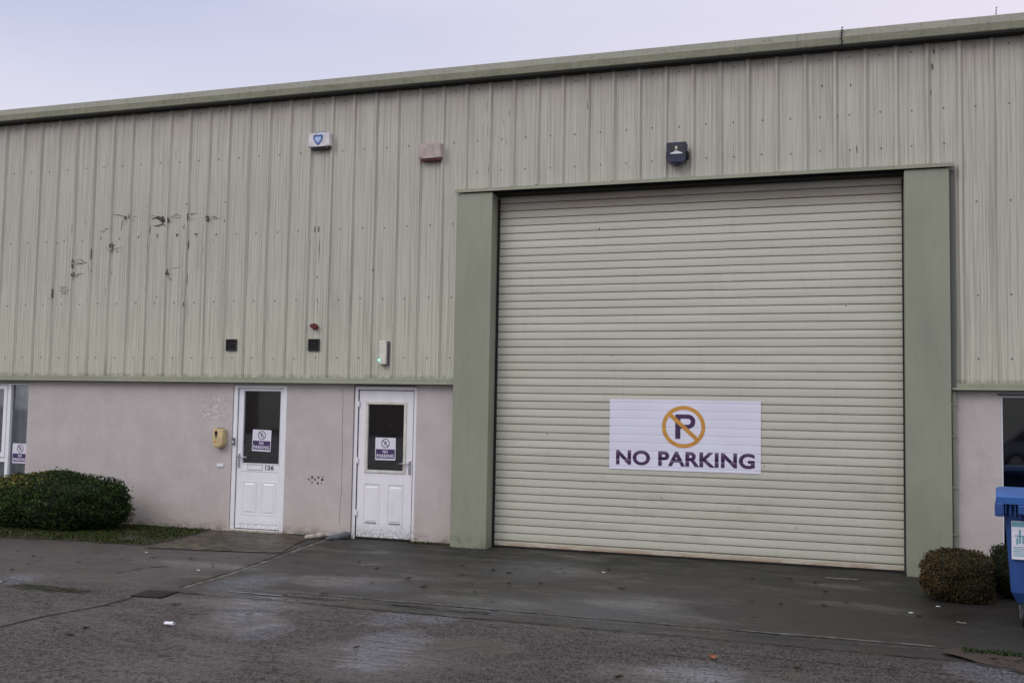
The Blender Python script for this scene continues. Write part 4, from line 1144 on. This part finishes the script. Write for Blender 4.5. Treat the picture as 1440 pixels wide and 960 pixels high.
protos = [leafmesh('fallen_leaf', 'dead_leaf', .085, .032, .35, 21), leafmesh('fallen_leaf', 'dead_leaf', .06, .035, .6, 22), leafmesh('fallen_leaf', 'dead_leaf', .11, .018, .3, 23)]
spots = [(905/4.8+600,780+90/4.8),(770/4.8+600,195/4.8+780),(930/4.8+600,122/4.8+780),(1320/4.8+600,228/4.8+780),(560/4.8+600,195/4.8+780),(290/4.8+600,190/4.8+780),(325/4.8+600,250/4.8+780),
         (450/4.8+600,107/4.8+780),(1415/4.8+600,153/4.8+780),(240/4.8+600,133/4.8+780),(1230/4.8+600,105/4.8+780),(1010/4.8+600,72/4.8+780),(595/4.8+600,100/4.8+780),(555/4.8+600,127/4.8+780),
         (860/4.8+300,133/4.8+780),(1070/4.8+300,190/4.8+780),(1320/4.8+300,165/4.8+780),(640/4.8+300,168/4.8+780),(745/4.8+300,263/4.8+780),(1420/4.8+300,220/4.8+780),(560/4.8+300,55/4.8+780),
         (560/3.6+900,237/3.6+780),(715/3.6+900,250/3.6+780),(592/3.6+900,315/3.6+780),(932/3.6+900,258/3.6+780),(940/3.6+900,190/3.6+780),(305/3.6+900,275/3.6+780),(570/3.6+900,121/3.6+780),
         (885/3.6+900,142/3.6+780),(450/3.6+900,160/3.6+780),(755/3.6+900,120/3.6+780),(1415/3.6+900,313/3.6+780),(1255/3.6+900,327/3.6+780),(1045/3.6+900,240/3.6+780),(800/3.6+900,573/3.6+780),
         (188/4.8,780+60/4.8),(225/4.8,780+8/4.8),(82/4.8,780+102/4.8),(1050/4.8,780+20/4.8),(1185/4.8,780+337/4.8),(735/4.8,780+340/4.8),(815/4.8,780+528/4.8),(470/4.8,780+540/4.8),(580/4.8,780+500/4.8),
         (400/4.8+290,780+35/4.8),(155/4.8+600,773/4.8+780),(1295/4.8+600,833/4.8+780),(805/4.8+300,725/4.8+780),(410/4.8+300,768/4.8+780),(965/4.8+300,630/4.8+780),(145/4.8+300,405/4.8+780),(245/4.8+300,402/4.8+780),
         (25,775),(60,782),(110,790),(300,795),(270,786),(505,790),(530,800),(560,790),(650,795)]
rg = random.Random(4)
used = set()
for k, (px, py) in enumerate(spots):
    i = k % 3
    if i in used: o = protos[i].copy(); C.objects.link(o)
    else: o = protos[i]; used.add(i)
    X, Y = gat(px, py); o.location = (X, Y, gz(X, Y)+.002); o.rotation_euler = (0,0,rg.uniform(-.9,.9)); sc_ = rg.uniform(.7,1.35); o.scale = (sc_, sc_, sc_)
    tag(o, 'small dark withered leaf lying on the damp concrete', 'leaf', 'withered leaves scattered on the concrete')
# twigs near the right column
def twig(label, px0, py0, px1, py1):
    a = gat(px0, py0); b = gat(px1, py1); mb = MB(); N = 6
    pts = [Vector((a[0]+(b[0]-a[0])*i/N+rg.uniform(-.01,.01), a[1]+(b[1]-a[1])*i/N+rg.uniform(-.02,.02), .012+rg.uniform(0,.008))) for i in range(N+1)]
    o0 = pts[0].copy()
    for p, q in zip(pts[:-1], pts[1:]): mb.tube(p-o0, q-o0, .007, .006, 6)
    o = mb.build('twig', 'twig_wood', None, smooth=True); o.location = o0; tag(o, label, 'twig')
twig('pale curved twig on the driveway before the shutter right end', 1163, 814, 1205, 817)
twig('short pale twig on dark ground in front of the browning bush', 1345, 877, 1361, 880)
for k, (px, py) in enumerate([(1319,853),(1281,862),(849,805),(279,802),(206,777)]):
    X, Y = gat(px, py); mb = MB()
    pts = [(rg.uniform(.6,1.1)*.022*math.cos(2*math.pi*i/7), rg.uniform(.6,1.1)*.014*math.sin(2*math.pi*i/7)) for i in range(7)]
    mb.prism(pts, 'z', .0, .004); o = mb.build('paper_scrap', 'paper', None); o.location = (X, Y, .005)
    tag(o, 'tiny white scrap of litter on the dark concrete', 'litter', 'tiny white scraps on the ground')

# ================================================================ ACROSS THE YARD (behind the camera, seen in the panes)
t = thing('warehouse', 'low brown industrial unit across the yard with grey shutters', 'building', (0,-46,0))
MB().box(-30, 50, -10, 0, 0, 2.3).build('wall', 'far_wall', t)
MB().box(-30, 50, -9.9, -.02, 2.31, 5.2).build('cladding', 'far_sheet', t)
mb = MB(); mb.prism([(.1,5.21),(-5,6.2),(-10.1,5.21)], 'x', -30.2, 50.2); mb.build('roof', 'dark_trim', t)
for k in range(7):
    MB().box(-25+k*11, -20.5+k*11, .005, .05, 0, 4.2).build('roller_shutter', 'shutter_cream', t)
# parked car whose reflection shows in the right window
def car(X, Y, rz, label):
    t = thing('parked_car', label, 'car', (X, Y, 0), rz, 'cars parked across the yard')
    side = [(-2.1,.30),(-2.15,.62),(-2.0,.80),(-1.75,.90),(-1.15,.95),(1.05,.96),(1.75,.86),(2.1,.70),(2.15,.35),(1.85,.25),(-1.9,.25)]
    mb = MB(); mb.prism([(p[0], p[1]) for p in side], 'y', -.88, .88, .06); mb.build('body', 'car_paint', t)
    mb = MB()
    lo = [(-1.55,.94),(1.1,.95)]; A = [(-1.55,-.80,.93),(1.1,-.80,.93),(.35,-.62,1.42),(-1.0,-.62,1.42)]; B = [(p[0],-p[1],p[2]) for p in A]
    a = [mb.bm.verts.new(p) for p in A]; b = [mb.bm.verts.new(p) for p in B]
    for i in range(4): mb.bm.faces.new((a[i], a[(i+1)%4], b[(i+1)%4], b[i]))
    mb.bm.faces.new(a); mb.bm.faces.new(b[::-1]); cab = mb.build('cabin', 'black_plastic', t)
    MB().box(-1.0,.35,-.60,.60,1.415,1.445,.01).build('roof', 'car_paint', t)
    for sx in (-1.3, 1.32):
        for sy in (-.88, .88):
            mb = MB(); mb.tube((sx,sy-.1,.32),(sx,sy+.1,.32),.32,.32,24); w = mb.build('wheel', 'rubber', t)
            mb = MB(); mb.tube((sx,sy-.105,.32),(sx,sy+.105,.32),.2,.2,16); mb.build('rim', 'chrome', w)
    for sy in (-.6, .6): MB().box(2.05,2.16,sy-.15,sy+.15,.55,.68,.02).build('headlight', 'sign_white', t)
    return t
car(18.2, -24.0, R(4), 'grey parked car on the far side of the yard')

# ================================================================ CAMERA, LIGHT, WORLD
cam = bpy.data.cameras.new('camera'); co = bpy.data.objects.new('camera', cam); C.objects.link(co); sc.camera = co
cam.sensor_fit = 'HORIZONTAL'; cam.sensor_width = 36; cam.lens = 36*F/1440
cam.clip_end = 2000; cam.clip_start = .05
M3 = RM @ Matrix(((1,0,0),(0,0,-1),(0,1,0)))     # camera looks along +y of RM frame
co.matrix_world = Matrix.Translation((CX, -CD, CH)) @ M3.to_4x4()

SUN_EL, SUN_AZ = 38, -150     # direction the sun stands in (azimuth measured from +y clockwise): behind the camera, to the left
sun = bpy.data.lights.new('sun', 'SUN'); sun.energy = .75; sun.angle = R(30); sun.color = (1.0, .95, .90)
so = bpy.data.objects.new('sun', sun); C.objects.link(so)
az = R(SUN_AZ); d = Vector((math.sin(az)*math.cos(R(SUN_EL)), math.cos(az)*math.cos(R(SUN_EL)), math.sin(R(SUN_EL))))
so.rotation_euler = d.to_track_quat('Z', 'Y').to_euler(); so.location = d*40
w = bpy.data.worlds.new('World'); sc.world = w; w.use_nodes = True; t = w.node_tree
for nd in list(t.nodes): t.nodes.remove(nd)
o = t.nodes.new('ShaderNodeOutputWorld'); bg = t.nodes.new('ShaderNodeBackground'); sky = t.nodes.new('ShaderNodeTexSky')
sky.sky_type = 'NISHITA'; sky.sun_disc = False; sky.sun_elevation = R(SUN_EL); sky.sun_rotation = R(SUN_AZ); sky.air_density = 1.0; sky.dust_density = 3.0
tc = t.nodes.new('ShaderNodeTexCoord'); sp = t.nodes.new('ShaderNodeSeparateXYZ'); t.links.new(tc.outputs['Generated'], sp.inputs[0])
def mr(src, a, b, va, vb):
    r = t.nodes.new('ShaderNodeMapRange'); r.inputs[1].default_value = a; r.inputs[2].default_value = b; r.inputs[3].default_value = va; r.inputs[4].default_value = vb
    t.links.new(src, r.inputs[0]); return r.outputs[0]
def mixc(f, a, b, bt='MIX'):
    m = t.nodes.new('ShaderNodeMix'); m.data_type = 'RGBA'; m.blend_type = bt
    for sock, v in ((m.inputs[0], f), (m.inputs[6], a), (m.inputs[7], b)):
        if isinstance(v, (int, float)): sock.default_value = v
        elif isinstance(v, tuple): sock.default_value = (*v, 1)
        else: t.links.new(v, sock)
    return m.outputs[2]
# high thin overcast: lavender, pinker and brighter to the right, bluer to the left, brightest overhead
side = mr(sp.outputs['X'], -.62, .25, 0, 1)
low = mixc(side, (5.3, 5.8, 8.1), (9.4, 8.6, 9.7))
pale = mixc(mr(sp.outputs['Z'], .36, .20, 0, 1), low, (8.6, 8.45, 9.5))
hi = mixc(mr(sp.outputs['Z'], .36, .85, 0, 1), pale, (13.2, 13.1, 13.9))
nz = t.nodes.new('ShaderNodeTexNoise'); nz.inputs['Scale'].default_value = 1.6; nz.inputs['Detail'].default_value = 4
mp = t.nodes.new('ShaderNodeMapping'); mp.inputs['Scale'].default_value = (1, 1, 3); t.links.new(tc.outputs['Generated'], mp.inputs[0]); t.links.new(mp.outputs[0], nz.inputs['Vector'])
cl = mixc(mr(nz.outputs['Fac'], .40, .68, 0, .42), hi, (8.8, 8.4, 9.3))
fin = mixc(.90, sky.outputs[0], cl)
t.links.new(fin, bg.inputs[0]); bg.inputs[1].default_value = .1; t.links.new(bg.outputs[0], o.inputs[0])
sc.view_settings.view_transform = 'Standard'; sc.view_settings.look = 'None'; sc.view_settings.exposure = 0; sc.view_settings.gamma = 1; sc.view_settings.use_curve_mapping = False
sc.cycles.use_denoising = True
sc.cycles.max_bounces = 8; sc.cycles.transparent_max_bounces = 12
